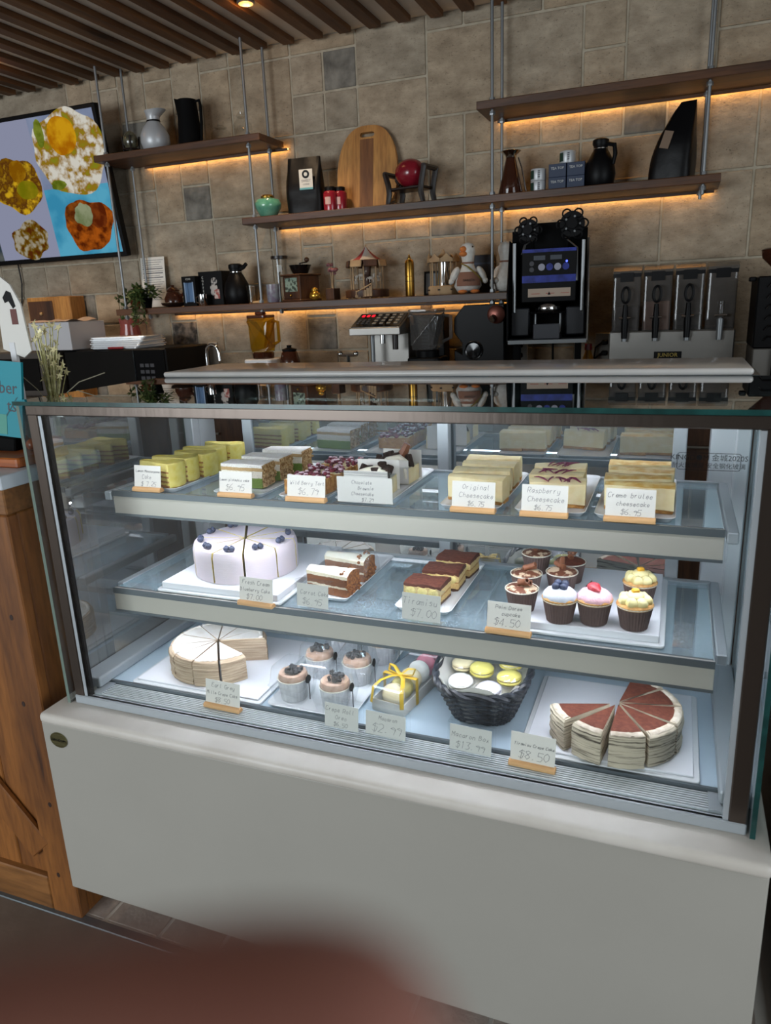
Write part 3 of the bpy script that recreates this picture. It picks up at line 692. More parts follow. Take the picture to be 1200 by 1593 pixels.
# ---------------------------------------------------------------- plates and boards
def rrect(x0, x1, y0, y1, r, k=5):
    o = []
    for cx, cy, a0 in ((x1 - r, y1 - r, 0), (x0 + r, y1 - r, 90), (x0 + r, y0 + r, 180), (x1 - r, y0 + r, 270)):
        for i in range(k + 1):
            a = R(a0 + 90 * i / k); o.append((cx + r * math.cos(a), cy + r * math.sin(a)))
    return o
def plate(x0, x1, y0, y1, z, label, group='white serving plates on the upper shelf'):
    t = thing('serving_plate', label, 'plate', ((x0 + x1) / 2, (y0 + y1) / 2, z), group=group); w, d = (x1 - x0) / 2, (y1 - y0) / 2
    mb = MB(); rings = [(-.008, .0), (-.004, .0045), (0, .0085), (-.0012, .0092), (-.005, .0062), (-.014, .0055)]; n = None
    for (off, zz) in rings:
        pl = rrect(-w - off, w + off, -d - off, d + off, .016 + min(0, off) * .0 + off, 5) if off > -.013 else rrect(-w - off, w + off, -d - off, d + off, .006, 5)
        pl = rrect(-w - off, w + off, -d - off, d + off, max(.004, .016 + off), 5); pl = rrect(-w - off * -1, w + off, -d - off, d + off, max(.004, .016 + off), 5) if False else pl
        n = len(pl); mb.v += [(p[0], p[1], zz) for p in rrect(-w - off, w + off, -d - off, d + off, max(.004, .016 + off), 5)]
    for j in range(len(rings) - 1):
        for i in range(n): mb.f.append((j * n + i, j * n + (i + 1) % n, (j + 1) * n + (i + 1) % n, (j + 1) * n + i))
    mb.f.append(tuple(range(n - 1, -1, -1))); mb.f.append(tuple((len(rings) - 1) * n + i for i in range(n))); mb.mi = [0] * len(mb.f)
    mb.build('dish', M['plate'], t, smooth=True); return t
ZA = 1.0875
plate(.060, .178, .160, .462, ZA, 'white plate under the lemon cake slices'); plate(.268, .392, .160, .462, ZA, 'white plate under the pistachio cake slices')
plate(.425, .535, .160, .462, ZA, 'white plate under the berry tart slices'); plate(.550, .672, .165, .462, ZA, 'white plate under the brownie cheesecake')
plate(.768, .885, .165, .466, ZA, 'white plate under the original cheesecake bars'); plate(.910, 1.036, .165, .466, ZA, 'white plate under the raspberry cheesecake')
plate(1.050, 1.184, .165, .466, ZA, 'white plate under the creme brulee cheesecake')
ZB = .8735
G2 = 'white serving plates on the middle shelf'
plate(.452, .570, .165, .45, ZB, 'white plate under the wrapped carrot cake', G2); plate(.672, .790, .158, .455, ZB, 'white plate under the tiramisu pieces', G2)
def cake_board(x0, x1, y0, y1, z, label, up=True, h=.014, tab=True):
    t = thing('cake_board', label, 'cake board', ((x0 + x1) / 2, (y0 + y1) / 2, z), group='white square cake boards'); w, d = (x1 - x0) / 2, (y1 - y0) / 2
    MB().prism(rrect(-w, w, -d, d, .008, 3), 0, .005).build('tray', M['plate'], t, bevel=.001)
    if up: MB().box(-w + .010, w - .010, -d + .010, d - .010, .0052, .0052 + h).build('board', M['cardboard'], t, bevel=.001)
    return t
cake_board(.130, .440, .114, .458, ZB, 'white cake board under the blueberry cake')
cake_board(.885, 1.180, .130, .462, ZB, 'white board carrying the cupcakes')
ZD = .6575
cake_board(.060, .395, .074, .372, ZD, 'white board under the pale crepe cake', h=.004)
cake_board(.940, 1.250, .074, .372, ZD, 'white board under the cocoa topped crepe cake', h=.004)
t = plate(.408, .606, .074, .40, ZD, 'white plate under the boxed crepe rolls', 'white serving plates on the deck')

# ---------------------------------------------------------------- slices and bars
def wedge(l, w, h, mats, topd=.0, jit=.0012, nose=0.):
    """triangular slice, tip at -x; mats: cut faces, top and outer face"""
    poly = [(-l / 2, -.003), (l / 2 - .004, -w / 2), (l / 2 + .002, -w / 4), (l / 2 + .004, 0), (l / 2 + .002, w / 4), (l / 2 - .004, w / 2), (-l / 2, .003)]
    n = len(poly); mb = MB(); lev = 5; v = []
    for k in range(lev + 1): v += [(p[0], p[1], h * k / lev) for p in poly]
    f = [tuple(range(n - 1, -1, -1)), tuple(lev * n + i for i in range(n))]; mi = [0, 1]
    for k in range(lev):
        for i in range(n):
            f.append((k * n + i, k * n + (i + 1) % n, (k + 1) * n + (i + 1) % n, (k + 1) * n + i)); mi.append(1 if 1 <= i <= 4 else 0)
    mb.add(v, f, mi); return mb
def slice_thing(name, label, cat, loc, rz, group, mb, mats, jit=.0014, bevel=.0015, pname='cake'):
    t = thing(name, label, cat, loc, rz, group); mb.build(pname, mats, t, jit=jit, jfreq=70, bevel=bevel, smooth=True); return t
ZP = ZA + .0066
lab5 = ['frontmost', 'second', 'third', 'fourth', 'rearmost']
g = 'yellow lemon cake slices on the upper shelf'
for i, (x, y, rz) in enumerate([(.112, .198, -4), (.110, .252, 7), (.124, .308, -3), (.114, .362, 6), (.128, .422, -8)]):
    t = slice_thing('lemon_cake_slice', 'yellow lemon mascarpone cake slice, %s on its plate' % lab5[i], 'cake slice', (x, y, ZP), R(rz), g, wedge(.106, .058, .054, None), [M['lemon_cut'], M['lemon']])
    MB().grid(lambda a, b: (-.045 + .094 * a, (-.002 - .025 * a) + (.004 + .050 * a) * b, .0545 + .0012 * math.sin(a * 9 + b * 7)), 10, 6).build('lemon_topping', M['lemon'], t, smooth=True)
g = 'pistachio cake slices on the upper shelf'
def bar(l, w0, w1, h, crown=0., n=6):
    """long slice, narrower at -x"""
    mb = MB(); nx, nz = n, 4; v = []; ring = []
    for i in range(nx + 1):
        a = i / nx; x = -l / 2 + l * a; w = (w0 + (w1 - w0) * a) / 2
        pts = [(x, -w, h * k / nz) for k in range(nz + 1)] + [(x, -w + 2 * w * q, h + crown * math.sin(PI * q)) for q in (.25, .5, .75)] + [(x, w, h * (1 - k / nz)) for k in range(nz + 1)]
        v += pts; m = len(pts)
    f = []; mi = []
    for i in range(nx):
        for j in range(m):
            f.append((i * m + j, (i + 1) * m + j, (i + 1) * m + (j + 1) % m, i * m + (j + 1) % m)); mi.append(1 if nz <= j < nz + 4 else (0))
    f.append(tuple(range(m))); mi.append(0); f.append(tuple(nx * m + j for j in range(m - 1, -1, -1))); mi.append(2)
    return mb.add(v, f, mi)
for i, (x, y, rz) in enumerate([(.314, .236, 2), (.318, .312, -2), (.326, .392, 3)]):
    t = slice_thing('pistachio_cake_slice', 'green pistachio cake slice with sugared top, %s on its plate' % ['frontmost', 'middle', 'rearmost'][i], 'cake slice', (x, y, ZP), R(rz), g, bar(.104, .044, .058, .052), [M['pist_cut'], M['sugar'], M['nuts']])
    mb = MB()
    for q in range(70):
        c = (.053 + rc.uniform(0, .003), rc.uniform(-.027, .027), rc.uniform(.003, .047)); s = rc.uniform(.0015, .003)
        mb.ball(c, (s, s * rc.uniform(.7, 1.4), s), 5, 4)
    o = mb.build('chopped_nuts', M['nuts'], t); o['kind'] = 'stuff'
g = 'berry tart slices on the upper shelf'
for i, (x, y, rz) in enumerate([(.478, .205, -6), (.482, .285, 5), (.486, .362, -3)]):
    mb = MB(); n = 12
    t = slice_thing('berry_tart_slice', 'sugared wild berry tart slice with fluted crust, %s on its plate' % ['frontmost', 'middle', 'rearmost'][i], 'tart slice', (x, y, ZP), R(rz), g, bar(.088, .05, .074, .03), [M['crust'], M['cheese'], M['crust']])
    for q in range(9):
        MB().box(.0435, .0475, -.034 + q * .0076, -.0285 + q * .0076, .001, .033).build('crust_flute', M['crust'], t, bevel=.001)
    mb = MB(); mb2 = MB()
    for q in range(46):
        a = rc.random(); c = (-.042 + .084 * a, rc.uniform(-1, 1) * (.024 + .012 * a), .032 + rc.uniform(0, .005)); s = rc.uniform(.004, .0068); mb.ball(c, (s, s, s * .8), 7, 5)
        if q % 2: mb2.ball((c[0], c[1], c[2] + s * .55), (s * .85, s * .8, s * .42), 6, 4)
    o = mb.build('berries', M['berry'], t, smooth=True); o['kind'] = 'stuff'; o = mb2.build('sugar_dusting', P('pink_sugar', '#e3cfd6', .8, col2='#d1aebb', ns=120.) if i == 0 else bpy.data.materials['pink_sugar'], t, smooth=True); o['kind'] = 'stuff'
g = 'chocolate brownie cheesecakes on the upper shelf'
for i, (x, y) in enumerate([(.607, .232), (.615, .345)]):
    t = thing('brownie_cheesecake_slice', ['brownie cheesecake with dark chunks behind its price card', 'brownie cheesecake with tall chocolate chunk at the plate rear'][i], 'cake slice', (x, y, ZP), R(3 - 6 * i), g)
    bar(.090, .05, .062, .034).build('cake', [M['cheese'], M['cream'], M['cheese']], t, jit=.0012, jfreq=60, smooth=True)
    MB().box(-.046, .046, -.032, -.0312, .001, .052).build('paper_wrap', M['paper'], t); MB().box(-.04, .05, .033, .0338, .001, .062).build('paper_wrap', M['paper'], t)
    for q in range(9):
        a = R(rc.uniform(-60, 60)); c = (rc.uniform(-.036, .040), rc.uniform(-.022, .022), .036 + rc.uniform(.003, .013))
        MB().cbox((0, 0, 0), (rc.uniform(.012, .018), rc.uniform(.010, .014), rc.uniform(.018, .032)), M=T(*c) @ rotz(a) @ roty(a * .6)).build('brownie_chunk', M['brownie'], t, bevel=.002, jit=.001)
    MB().tube([(-.02, -.015, .044), (0, -.02, .05), (.018, -.012, .052), (.032, -.02, .046), (.038, -.028, .03), (.040, -.03, .012)], [.006, .007, .008, .008, .006, .004], 8).build('cream_drip', M['cream'], t, smooth=True)
    if i: MB().tube([(.01, 0, .046), (.022, .004, .062), (.030, .006, .080)], [.010, .010, .008], 7).build('chocolate_chunk', M['choc'], t, jit=.002, smooth=True)
def bars(name, base, x, ys, l, w, h, mats, g, crown=.004, crust='crust'):
    out = []
    for i, (y, rz, dx) in enumerate(ys):
        t = thing(name, base % lab5[i] if len(ys) == 4 else base % ['frontmost', 'middle', 'rearmost'][i], 'cake slice', (x + dx, y, ZP), R(rz + (180 if i % 2 else 0)), g)
        MB().box(-l / 2, l / 2, -w * .26, w * .26, 0, .007).box(0, l / 2 - .002, -w * .42, w * .42, 0, .0068).build('biscuit_base', M[crust], t, jit=.001, sub=2)
        mb = bar(l, w * .5, w, h - .007, crown); mb.v = [(a, b, c + .007) for a, b, c in mb.v]; mb.build('filling', [M[m] for m in mats], t, jit=.0016, jfreq=45, smooth=True); out.append(t)
    return out
lab5 = ['frontmost', 'second', 'third', 'rearmost']
bars('original_cheesecake_slice', 'plain pale cheesecake slice, %s on its plate', .826, [(.222, -5, .005), (.284, 3, 0), (.344, -3, 0), (.402, 2, -.004)], .112, .052, .046, ['cheese'] * 3, 'original cheesecake slices')
for o in bars('raspberry_cheesecake_slice', 'cheesecake slice with purple raspberry swirl, %s on its plate', .972, [(.226, 4, .008), (.290, -5, .0), (.356, 3, -.006)], .100, .056, .044, ['cheese'] * 3, 'raspberry cheesecake slices'):
    for q in range(8):
        x = rc.uniform(-.030, .030); d_ = rc.uniform(-.016, .016); MB().tube([(x - d_, -.018 + rc.uniform(-.004, .004), .0468), (x - d_ * .3, -.006, .0490), (x + d_ * .4, .006, .0490), (x + d_, .017 + rc.uniform(-.004, .004), .0468)], [.0008, .0017, .0015, .0006], 5, M=T(0, 0, .0004)).build('raspberry_swirl', M['swirl'], o, smooth=True)
bars('creme_brulee_cheesecake_slice', 'torched golden cheesecake slice, %s on its plate', 1.118, [(.224, 0, .004), (.284, 2, -.002), (.345, -2, .002), (.404, 1, -.004)], .116, .053, .045, ['cheese', 'brulee', 'cheese'], 'creme brulee cheesecake slices')

# ---------------------------------------------------------------- round cakes cut into slices
def cake_slice(a0, a1, r, h, nl=1, ridge=0., rim=.9, n=8, seed=0, dome=.0):
    rr = random.Random(seed); mb = MB(); v = []; off = [rr.uniform(-ridge, ridge) for _ in range(nl + 1)]; am = (a0 + a1) / 2; k = n + 1
    for l in range(nl + 1):
        z = h * l / nl
        for i in range(k):
            a = a0 + (a1 - a0) * i / n; q = r + off[l] + (rr.uniform(-ridge, ridge) * .7 if ridge else 0) - (.004 if l == nl else 0)
            v.append((q * math.cos(a), q * math.sin(a), z))
    b = len(v); v += [(.004 * math.cos(am), .004 * math.sin(am), h * l / nl) for l in range(nl + 1)]
    c = len(v); v += [(r * rim * math.cos(a0 + (a1 - a0) * i / n), r * rim * math.sin(a0 + (a1 - a0) * i / n), h + dome + (rr.uniform(-ridge, ridge) * .6)) for i in range(k)]
    f = []; mi = []
    for l in range(nl):
        for i in range(n): f.append((l * k + i, l * k + i + 1, (l + 1) * k + i + 1, (l + 1) * k + i)); mi.append(1)
        f.append((b + l, l * k, (l + 1) * k, b + l + 1)); mi.append(0)
        f.append((l * k + n, b + l, b + l + 1, (l + 1) * k + n)); mi.append(0)
    for i in range(n):
        f.append((nl * k + i, nl * k + i + 1, c + i + 1, c + i)); mi.append(1 if rim < .95 else 2)
        f.append((c + i, c + i + 1, b + nl)); mi.append(2)
        f.append((i + 1, i, b)); mi.append(0)
    f.append((b + nl, nl * k, c)); mi.append(2); f.append((b + nl, c + n, nl * k + n)); mi.append(2)
    return mb.add(v, f, mi)
ck = thing('blueberry_cake', 'round pale lilac cream cake topped with blueberries, cut into slices', 'cake', (.275, .262, .8935))
for i in range(10):
    a0 = R(-90 - 18 + 36 * i + 12); am = a0 + R(18); gap = R(.5 if i not in (0, 3, 7) else 1.3)
    pull = .010 if i == 5 else .0015
    sl = cake_slice(a0 + gap, a0 + R(36) - gap, .116, .068, 6, .0004, .93, 10, i).build('slice', [M['sponge'], M['lilac'], M['lilac']], ck, smooth=True, loc=(pull * math.cos(am), pull * math.sin(am), 0))
    for s in (-1, 1):
        q = .097; aa = am + s * .062
        o = MB().ball((q * math.cos(aa), q * math.sin(aa), .0752), (.0072, .0072, .0066), 10, 7).lathe([(.0026, .0065), (.0028, .0078), (.0016, .0072)], 6, (q * math.cos(aa), q * math.sin(aa), .0745), cap=False).build('blueberry', M['blueberry'], sl, smooth=True)
ck = thing('earl_grey_crepe_cake', 'round pale mille crepe cake with one wedge missing', 'cake', (.212, .205, .668))
for i in range(10):
    a0 = R(22 + 31.4 * i); am = a0 + R(15.7); pull = .006 if i in (8, 9) else .0012
    sl = cake_slice(a0 + R(.6), a0 + R(30.8), .110, .056, 13, .0012, .90, 8, 20 + i, .001).build('slice', [M['crepe'], M['crepe'], M['cream_top']], ck, smooth=True, loc=(pull * math.cos(am), pull * math.sin(am), 0))
    mb = MB(); p = [(.098 * math.cos(a0 + R(1.5 + 28 * q / 8)), .098 * math.sin(a0 + R(1.5 + 28 * q / 8)), .0575 + rc.uniform(-.001, .001)) for q in range(9)]
    mb.tube(p, [rc.uniform(.003, .0055) for _ in p], 6, flat=.5).build('piped_rim', M['cream_top'], sl, smooth=True)
ck = thing('tiramisu_crepe_cake', 'half a grey crepe cake with brown cocoa top, cut into slices', 'cake', (1.106, .182, .668))
for i, (b0, b1, pull) in enumerate([(197, 229, .012), (232, 262, .006), (266, 299, .003), (301, 334, .002), (336, 369, .0015), (371, 404, .0015), (406, 440, .0015)]):
    am = R((b0 + b1) / 2)
    sl = cake_slice(R(b0 + .6), R(b1 - .6), .113, .062, 14, .0013, .86, 9, 40 + i, .0005).build('slice', [M['crepe_grey'], M['crepe_grey'], M['cocoa']], ck, smooth=True, loc=(pull * math.cos(am), pull * math.sin(am), 0))
    mb = MB(); p = [(.1035 * math.cos(R(b0 + 2 + (b1 - b0 - 4) * q / 9)), .1035 * math.sin(R(b0 + 2 + (b1 - b0 - 4) * q / 9)), .0615 + rc.uniform(-.001, .001)) for q in range(10)]
    mb.tube(p, [rc.uniform(.005, .0075) for _ in p], 6, flat=.45).build('crepe_rim', P('crepe_rim', '#d3c8b8', .7, col2='#b9ab98', ns=90., bump=.4) if i == 0 else bpy.data.materials['crepe_rim'], sl, smooth=True)

# ---------------------------------------------------------------- carrot cake and tiramisu
for i, (x, y) in enumerate([(.516, .208), (.514, .300)]):
    t = thing('carrot_cake_slice', ['carrot cake slice with brown crumb end, at the front', 'carrot cake slice in clear wrap, behind the first'][i], 'cake slice', (x, y, ZB + .0066), R(-4), 'wrapped carrot cake slices')
    bar(.104, .03, .056, .046, .007, 8).build('cake', [M['carrot'], M['cream'], M['crumb']], t, jit=.0016, jfreq=60, smooth=True)
    mb = MB()
    for q in range(90):
        a = rc.uniform(0, 1); mb.ball((.054 - .020 * a * a, rc.uniform(-.028, .028), .004 + .050 * a), rc.uniform(.002, .0038), 5, 4)
    o = mb.build('cake_crumbs', M['crumb'], t); o['kind'] = 'stuff'
    if i:
        mb = MB(); mb.grid(lambda a, b: (-.062 + .124 * a, .036 * math.cos(PI * b) * (1 + .1 * math.sin(a * 17 + b * 9)), .066 * math.sin(PI * b) * (1 - .1 * abs(math.sin(a * 11)))), 14, 12).build('clear_wrap', M['clamshell'], t)
for i, (x, y, rz) in enumerate([(.724, .222, -3), (.735, .302, 2), (.742, .384, -4)]):
    t = thing('tiramisu_slice', 'tiramisu piece dusted with cocoa, %s on its plate' % ['frontmost', 'middle', 'rearmost'][i], 'cake slice', (x, y, ZB + .0066), R(rz), 'tiramisu pieces')
    bar(.080, .056, .060, .040, .002).build('cake', [M['tira'], M['cocoa'], M['tira']], t, jit=.003, jfreq=80, smooth=True)
    for q in range(3): MB().ball((-.025 + q * .025, -.0285, .024), (.012, .004, .010), 8, 6).build('ladyfinger', M['sponge'], t, jit=.001, smooth=True)

# ---------------------------------------------------------------- cupcakes
def cup(t, mat='cup_paper', r0=.0225, r1=.0305, h=.042, fl=32):
    mb = MB(); prof = [(r0, 0), (r0 + (r1 - r0) * .33, h * .33), (r0 + (r1 - r0) * .7, h * .7), (r1, h), (r1 + .0012, h + .001), (r1 - .001, h)]
    v = []; n = fl * 2
    for (r, z) in prof:
        for i in range(n): v.append(((r + (.0007 if i % 2 else -.0004)) * math.cos(PI * i / fl), (r + (.0007 if i % 2 else -.0004)) * math.sin(PI * i / fl), z))
    f = [(j * n + i, j * n + (i + 1) % n, (j + 1) * n + (i + 1) % n, (j + 1) * n + i) for j in range(len(prof) - 1) for i in range(n)] + [tuple(range(n - 1, -1, -1))]
    mb.add(v, f); mb.build('paper_cup', M[mat], t)
    MB().tube([((r1 + .0005) * math.cos(PI * i / 16), (r1 + .0005) * math.sin(PI * i / 16), h) for i in range(32)], .0011, 6, closed=True).build('cup_rim', M['cream'], t, smooth=True)
ZC = .8938
g = 'marbled chocolate cupcakes'
for i, (x, y, lab) in enumerate([(.923, .190, 'marbled chocolate cupcake with curls, nearest the cupcake price card'), (.916, .272, 'marbled chocolate cupcake with curls, second from the price card'), (.914, .398, 'marbled chocolate cupcake at the rear left corner of the board'), (.990, .362, 'cocoa dusted chocolate cupcake at the rear of the board'), (.982, .298, 'marbled chocolate cupcake behind the blueberry cupcake')]):
    t = thing('chocolate_cupcake', lab, 'cupcake', (x, y, ZC), R(i * 50), g); cup(t)
    MB().lathe([(.0298, .040), (.0285, .0435), (.020, .0465), (.010, .048), (0, .0485)], 20).build('cream_top', M['cocoa'] if i == 3 else M['choc_cream'], t, smooth=True)
    for q in range(3):
        a = i * 50 + q * 75; c = (.006 * math.cos(a), .008 * math.sin(a), .0535 + .002 * q)
        MB().lathe([(.0052, -.013), (.0055, 0), (.0052, .013), (.0035, .013), (.0035, -.013)], 10, M=T(*c) @ rotz(a) @ roty(PI / 2 - (.5 if q == 2 else .1))).build('chocolate_curl', M['choc'], t, smooth=True)
def icing(t, mat, name='icing', amp=.12, h=.018):
    MB().lathe([(.031, .040), (.0325, .0455), (.029, .0485)], 24).build('muffin_top', M['muffin'], t, smooth=True)
    MB().ball((0, 0, .047), (.031, .031, h), 22, 12, fn=lambda d: 1 + amp * .4 * math.sin(9 * math.atan2(d.y, d.x)) * max(0, 1 - abs(d.z))).build(name, M[mat], t, jit=.0016, jfreq=90, smooth=True)
t = thing('blueberry_cupcake', 'cupcake with grey-blue icing and three blueberries', 'cupcake', (.998, .160, ZC)); cup(t); icing(t, 'fr_blue')
for (x, y, z) in ((-.007, -.006, .0665), (.007, -.006, .0665), (-.005, .008, .068), (.008, .007, .068)): MB().ball((x, y, z), .0074, 10, 8).build('blueberry', M['blueberry'], t, smooth=True)
t = thing('strawberry_cupcake', 'cupcake with pink icing and half a strawberry', 'cupcake', (1.058, .168, ZC)); cup(t); icing(t, 'fr_pink')
MB().lathe([(.001, -.015), (.008, -.007), (.0125, .005), (.0105, .011), (.004, .0135), (0, .0135)], 14, M=T(.001, -.004, .067) @ rotz(.6) @ rotx(-1.5) @ Matrix.Scale(.62, 4, (0, 1, 0))).build('strawberry', M['straw'], t, smooth=True)
MB().tube([(-.016, 0, .066), (-.006, .006, .076)], .0012, 5).build('stalk', M['brownie'], t)
for i, (x, y) in enumerate([(1.127, .166), (1.130, .278)]):
    t = thing('lemon_cupcake', ['lemon cupcake piped with pale yellow cream, at the front right', 'lemon cupcake topped with a mango piece, behind the front one'][i], 'cupcake', (x, y, ZC), 0, 'lemon cupcakes'); cup(t)
    MB().lathe([(.031, .040), (.032, .044), (.029, .047)], 24).build('muffin_top', M['muffin'], t, smooth=True)
    for q in range(7):
        a = 2 * PI * q / 7; MB().ball((.019 * math.cos(a), .019 * math.sin(a), .051), (.011, .011, .010), 12, 8, fn=lambda d: 1 + .07 * math.sin(8 * math.atan2(d.y, d.x))).build('piped_cream', M['fr_lemon'], t, smooth=True)
    MB().ball((0, 0, .058), (.016, .016, .009), 14, 8).build('piped_cream', M['fr_lemon'], t, smooth=True)
    MB().cbox((0, 0, .0675), (.013, .010, .009), M=rotz(.4)).build('mango_piece', M['gold_fruit'], t, bevel=.002)

# ---------------------------------------------------------------- clear boxes of crepe rolls
M['oreo'] = P('cookie_crumb', '#17120f', .8, col2='#2a211c', ns=150., bump=.9, bs=200.)
M['roll'] = P('crepe_roll', '#b08a72', .65, col2='#cfae98', ns=60., bump=.3)
labs = ['boxed crepe roll nearest the left crepe cake', 'boxed crepe roll behind the Crepe Roll price card', 'boxed crepe roll in the second row, on the left', 'boxed crepe roll in the second row, on the right', 'boxed crepe roll at the plate rear, on the right', 'boxed crepe roll at the plate rear, on the left']
for i, (x, y) in enumerate([(.452, .124), (.553, .118), (.462, .232), (.556, .226), (.572, .332), (.474, .338)]):
    t = thing('boxed_crepe_roll', labs[i], 'boxed dessert', (x, y, ZD + .0064), R(-4 + i * 3), 'clear boxes of cookie crepe rolls')
    cup(t, 'white_cup', .0275, .0325, .046, 26)
    MB().lathe([(.0305, .045), (.0305, .055), (.0285, .0585), (.021, .059), (.019, .0565), (.010, .057), (0, .057)], 22).build('crepe_roll', M['roll'], t, jit=.001, smooth=True)
    mb = MB()
    for q in range(16): mb.cbox((0, 0, 0), (.009, .008, .006), M=T(rc.uniform(-.017, .017), rc.uniform(-.014, .014), .060 + rc.uniform(0, .008)) @ rotz(rc.uniform(0, 3)) @ rotx(rc.uniform(0, 2)))
    o = mb.build('cookie_crumbs', M['oreo'], t, bevel=.0008); o['kind'] = 'stuff'
    mb = MB(); rings = [(.033, 0), (.040, .035), (.042, .037), (.039, .040), (.034, .077), (.028, .083)]; n = 0
    for (w, z) in rings:
        pl = rrect(-w, w, -w, w, .009, 3); n = len(pl); mb.v += [(p[0], p[1], z) for p in pl]
    mb.f += [(j * n + a, j * n + (a + 1) % n, (j + 1) * n + (a + 1) % n, (j + 1) * n + a) for j in range(len(rings) - 1) for a in range(n)]; mb.f.append(tuple((len(rings) - 1) * n + a for a in range(n)))
    mb.mi = [0] * len(mb.f); mb.build('clear_box', M['clamshell'], t)
    MB().prism([(.0085 * math.cos(a * PI / 10), .0105 * math.sin(a * PI / 10)) for a in range(20)], 0, .0006, M=T(.0395, -.004, .050) @ roty(PI / 2 - .12)).build('sticker', M['black'], t)
    MB().box(.0412, .0418, -.006, -.003, .004, .042).build('label_strip', M['black'], t)

# ---------------------------------------------------------------- macarons, gift box and basket
def macaron(x, y, z, mat, rx, rz, label, group, bag=True, r=.0235):
    t = thing('macaron', label, 'macaron', (x, y, z), group=group, rot=(rx, 0, rz))
    for s in (-1, 1):
        MB().lathe([(.0, .0118), (r * .60, .0112), (r * .90, .0085), (r, .0058), (r * .96, .0046), (r * 1.05, .0038), (r * 1.03, .0024), (0, .0024)], 22, M=Matrix.Scale(s, 4, (0, 0, 1)) if s < 0 else None).build('shell', M[mat], t, smooth=True)
    MB().lathe([(0, -.0024), (r * .84, -.0024), (r * .87, 0), (r * .84, .0024), (0, .0024)], 18).build('filling', M['cream'], t, smooth=True)
    if bag:
        MB().ball((0, 0, 0), (r * 1.22, r * 1.2, .019), 14, 9, fn=lambda d: 1 + .13 * noise.noise(d * 3 + Vector((x * 90, y * 90, 0)))).build('clear_bag', M['bag'], t)
    return t
bk = thing('wicker_basket', 'black wicker basket lined with white paper, full of macarons', 'basket', (.843, .236, ZD), R(4))
def bring(w, d, z, n=44, wob=0., ph=0):
    o = []
    for i in range(n):
        a = 2 * PI * i / n; c, s = math.cos(a), math.sin(a); e = .62
        k = 1 + wob * (1 if (i + ph) % 2 else -1)
        o.append((w * k * math.copysign(abs(c) ** e, c), d * k * math.copysign(abs(s) ** e, s), z))
    return o
for l in range(12):
    q = l / 11; MB().tube(bring(.064 + .026 * q, .092 + .032 * q, .004 + .068 * q, 48, .022, l % 2), .0036, 6, closed=True).build('strand', M['wicker'], bk, smooth=True)
for i in range(24):
    a = bring(.064, .092, .002, 24)[i]; b = bring(.090, .124, .074, 24)[i]; MB().tube([a, b], .003, 6).build('stake', M['wicker'], bk, smooth=True)
for ph in (0, 1):
    pts = bring(.094, .128, .079, 96); pts = [(p[0] * (1 + .03 * math.sin(i * PI / 4 + ph * PI)), p[1] * (1 + .03 * math.sin(i * PI / 4 + ph * PI)), p[2] + .004 * math.cos(i * PI / 4 + ph * PI) + .012 * (abs(p[0]) / .094) ** 3) for i, p in enumerate(pts)]
    MB().tube(pts, .0055, 7, closed=True).build('braided_rim', M['wicker'], bk, smooth=True)
MB().prism(bring(.062, .09, 0, 32), 0, .004).build('base', M['wicker'], bk)
mb = MB(); rings = [bring(.064, .094, .052, 40), bring(.074, .104, .056, 40), bring(.088, .122, .078, 40), bring(.091, .125, .090, 40)]
rings[3] = [(p[0], p[1], p[2] + .010 * math.sin(i * 1.3)) for i, p in enumerate(rings[3])]
for q in rings: mb.v += q
mb.f = [(j * 40 + i, j * 40 + (i + 1) % 40, (j + 1) * 40 + (i + 1) % 40, (j + 1) * 40 + i) for j in range(3) for i in range(40)] + [tuple(range(40))]; mb.mi = [0] * len(mb.f)
mb.build('paper_liner', M['paper'], bk, smooth=True)
g = 'bagged macarons in the black basket'
for i, (x, y, z, m, lab) in enumerate([(.808, .166, .732, 'mac_white', 'white macaron in a clear bag, left front of the basket'), (.868, .152, .732, 'mac_lilac', 'pale lilac macaron in a clear bag, front of the basket'), (.838, .218, .738, 'mac_yellow', 'yellow macaron in a clear bag, centre left of the basket'),
        (.898, .200, .738, 'mac_yellow', 'yellow macaron in a clear bag, right front of the basket'), (.890, .256, .742, 'mac_yellow', 'yellow macaron in a clear bag, right rear of the basket'), (.834, .278, .742, 'mac_white', 'white macaron in a clear bag, rear of the basket'),
        (.880, .316, .742, 'mac_green', 'pale green macaron in a clear bag, rear right of the basket'), (.794, .240, .733, 'mac_cream', 'cream macaron at the left wall of the basket')]):
    macaron(x, y, z, m, R(rc.uniform(-8, 8)), R(rc.uniform(-60, 60)), lab, g)
bx = thing('macaron_gift_box', 'clear-topped macaron box tied with a yellow ribbon bow', 'gift box', (.682, .245, ZD), R(-9))
MB().box(-.037, .037, -.118, .118, 0, .002).box(-.037, -.0355, -.118, .118, .002, .026).box(.0355, .037, -.118, .118, .002, .026).box(-.0355, .0355, -.118, -.1165, .002, .026).box(-.0355, .0355, .1165, .118, .002, .026).build('tray', M['paper'], bx)
MB().box(-.0375, .0375, -.1185, .1185, .0262, .058).build('clear_lid', M['clamshell'], bx, bevel=.006, seg=2)
MB().box(-.0385, .0385, -.066, -.056, .0585, .0592).box(-.0392, -.0385, -.066, -.056, .001, .0592).box(.0385, .0392, -.066, -.056, .001, .0592).build('ribbon', M['ribbon'], bx)
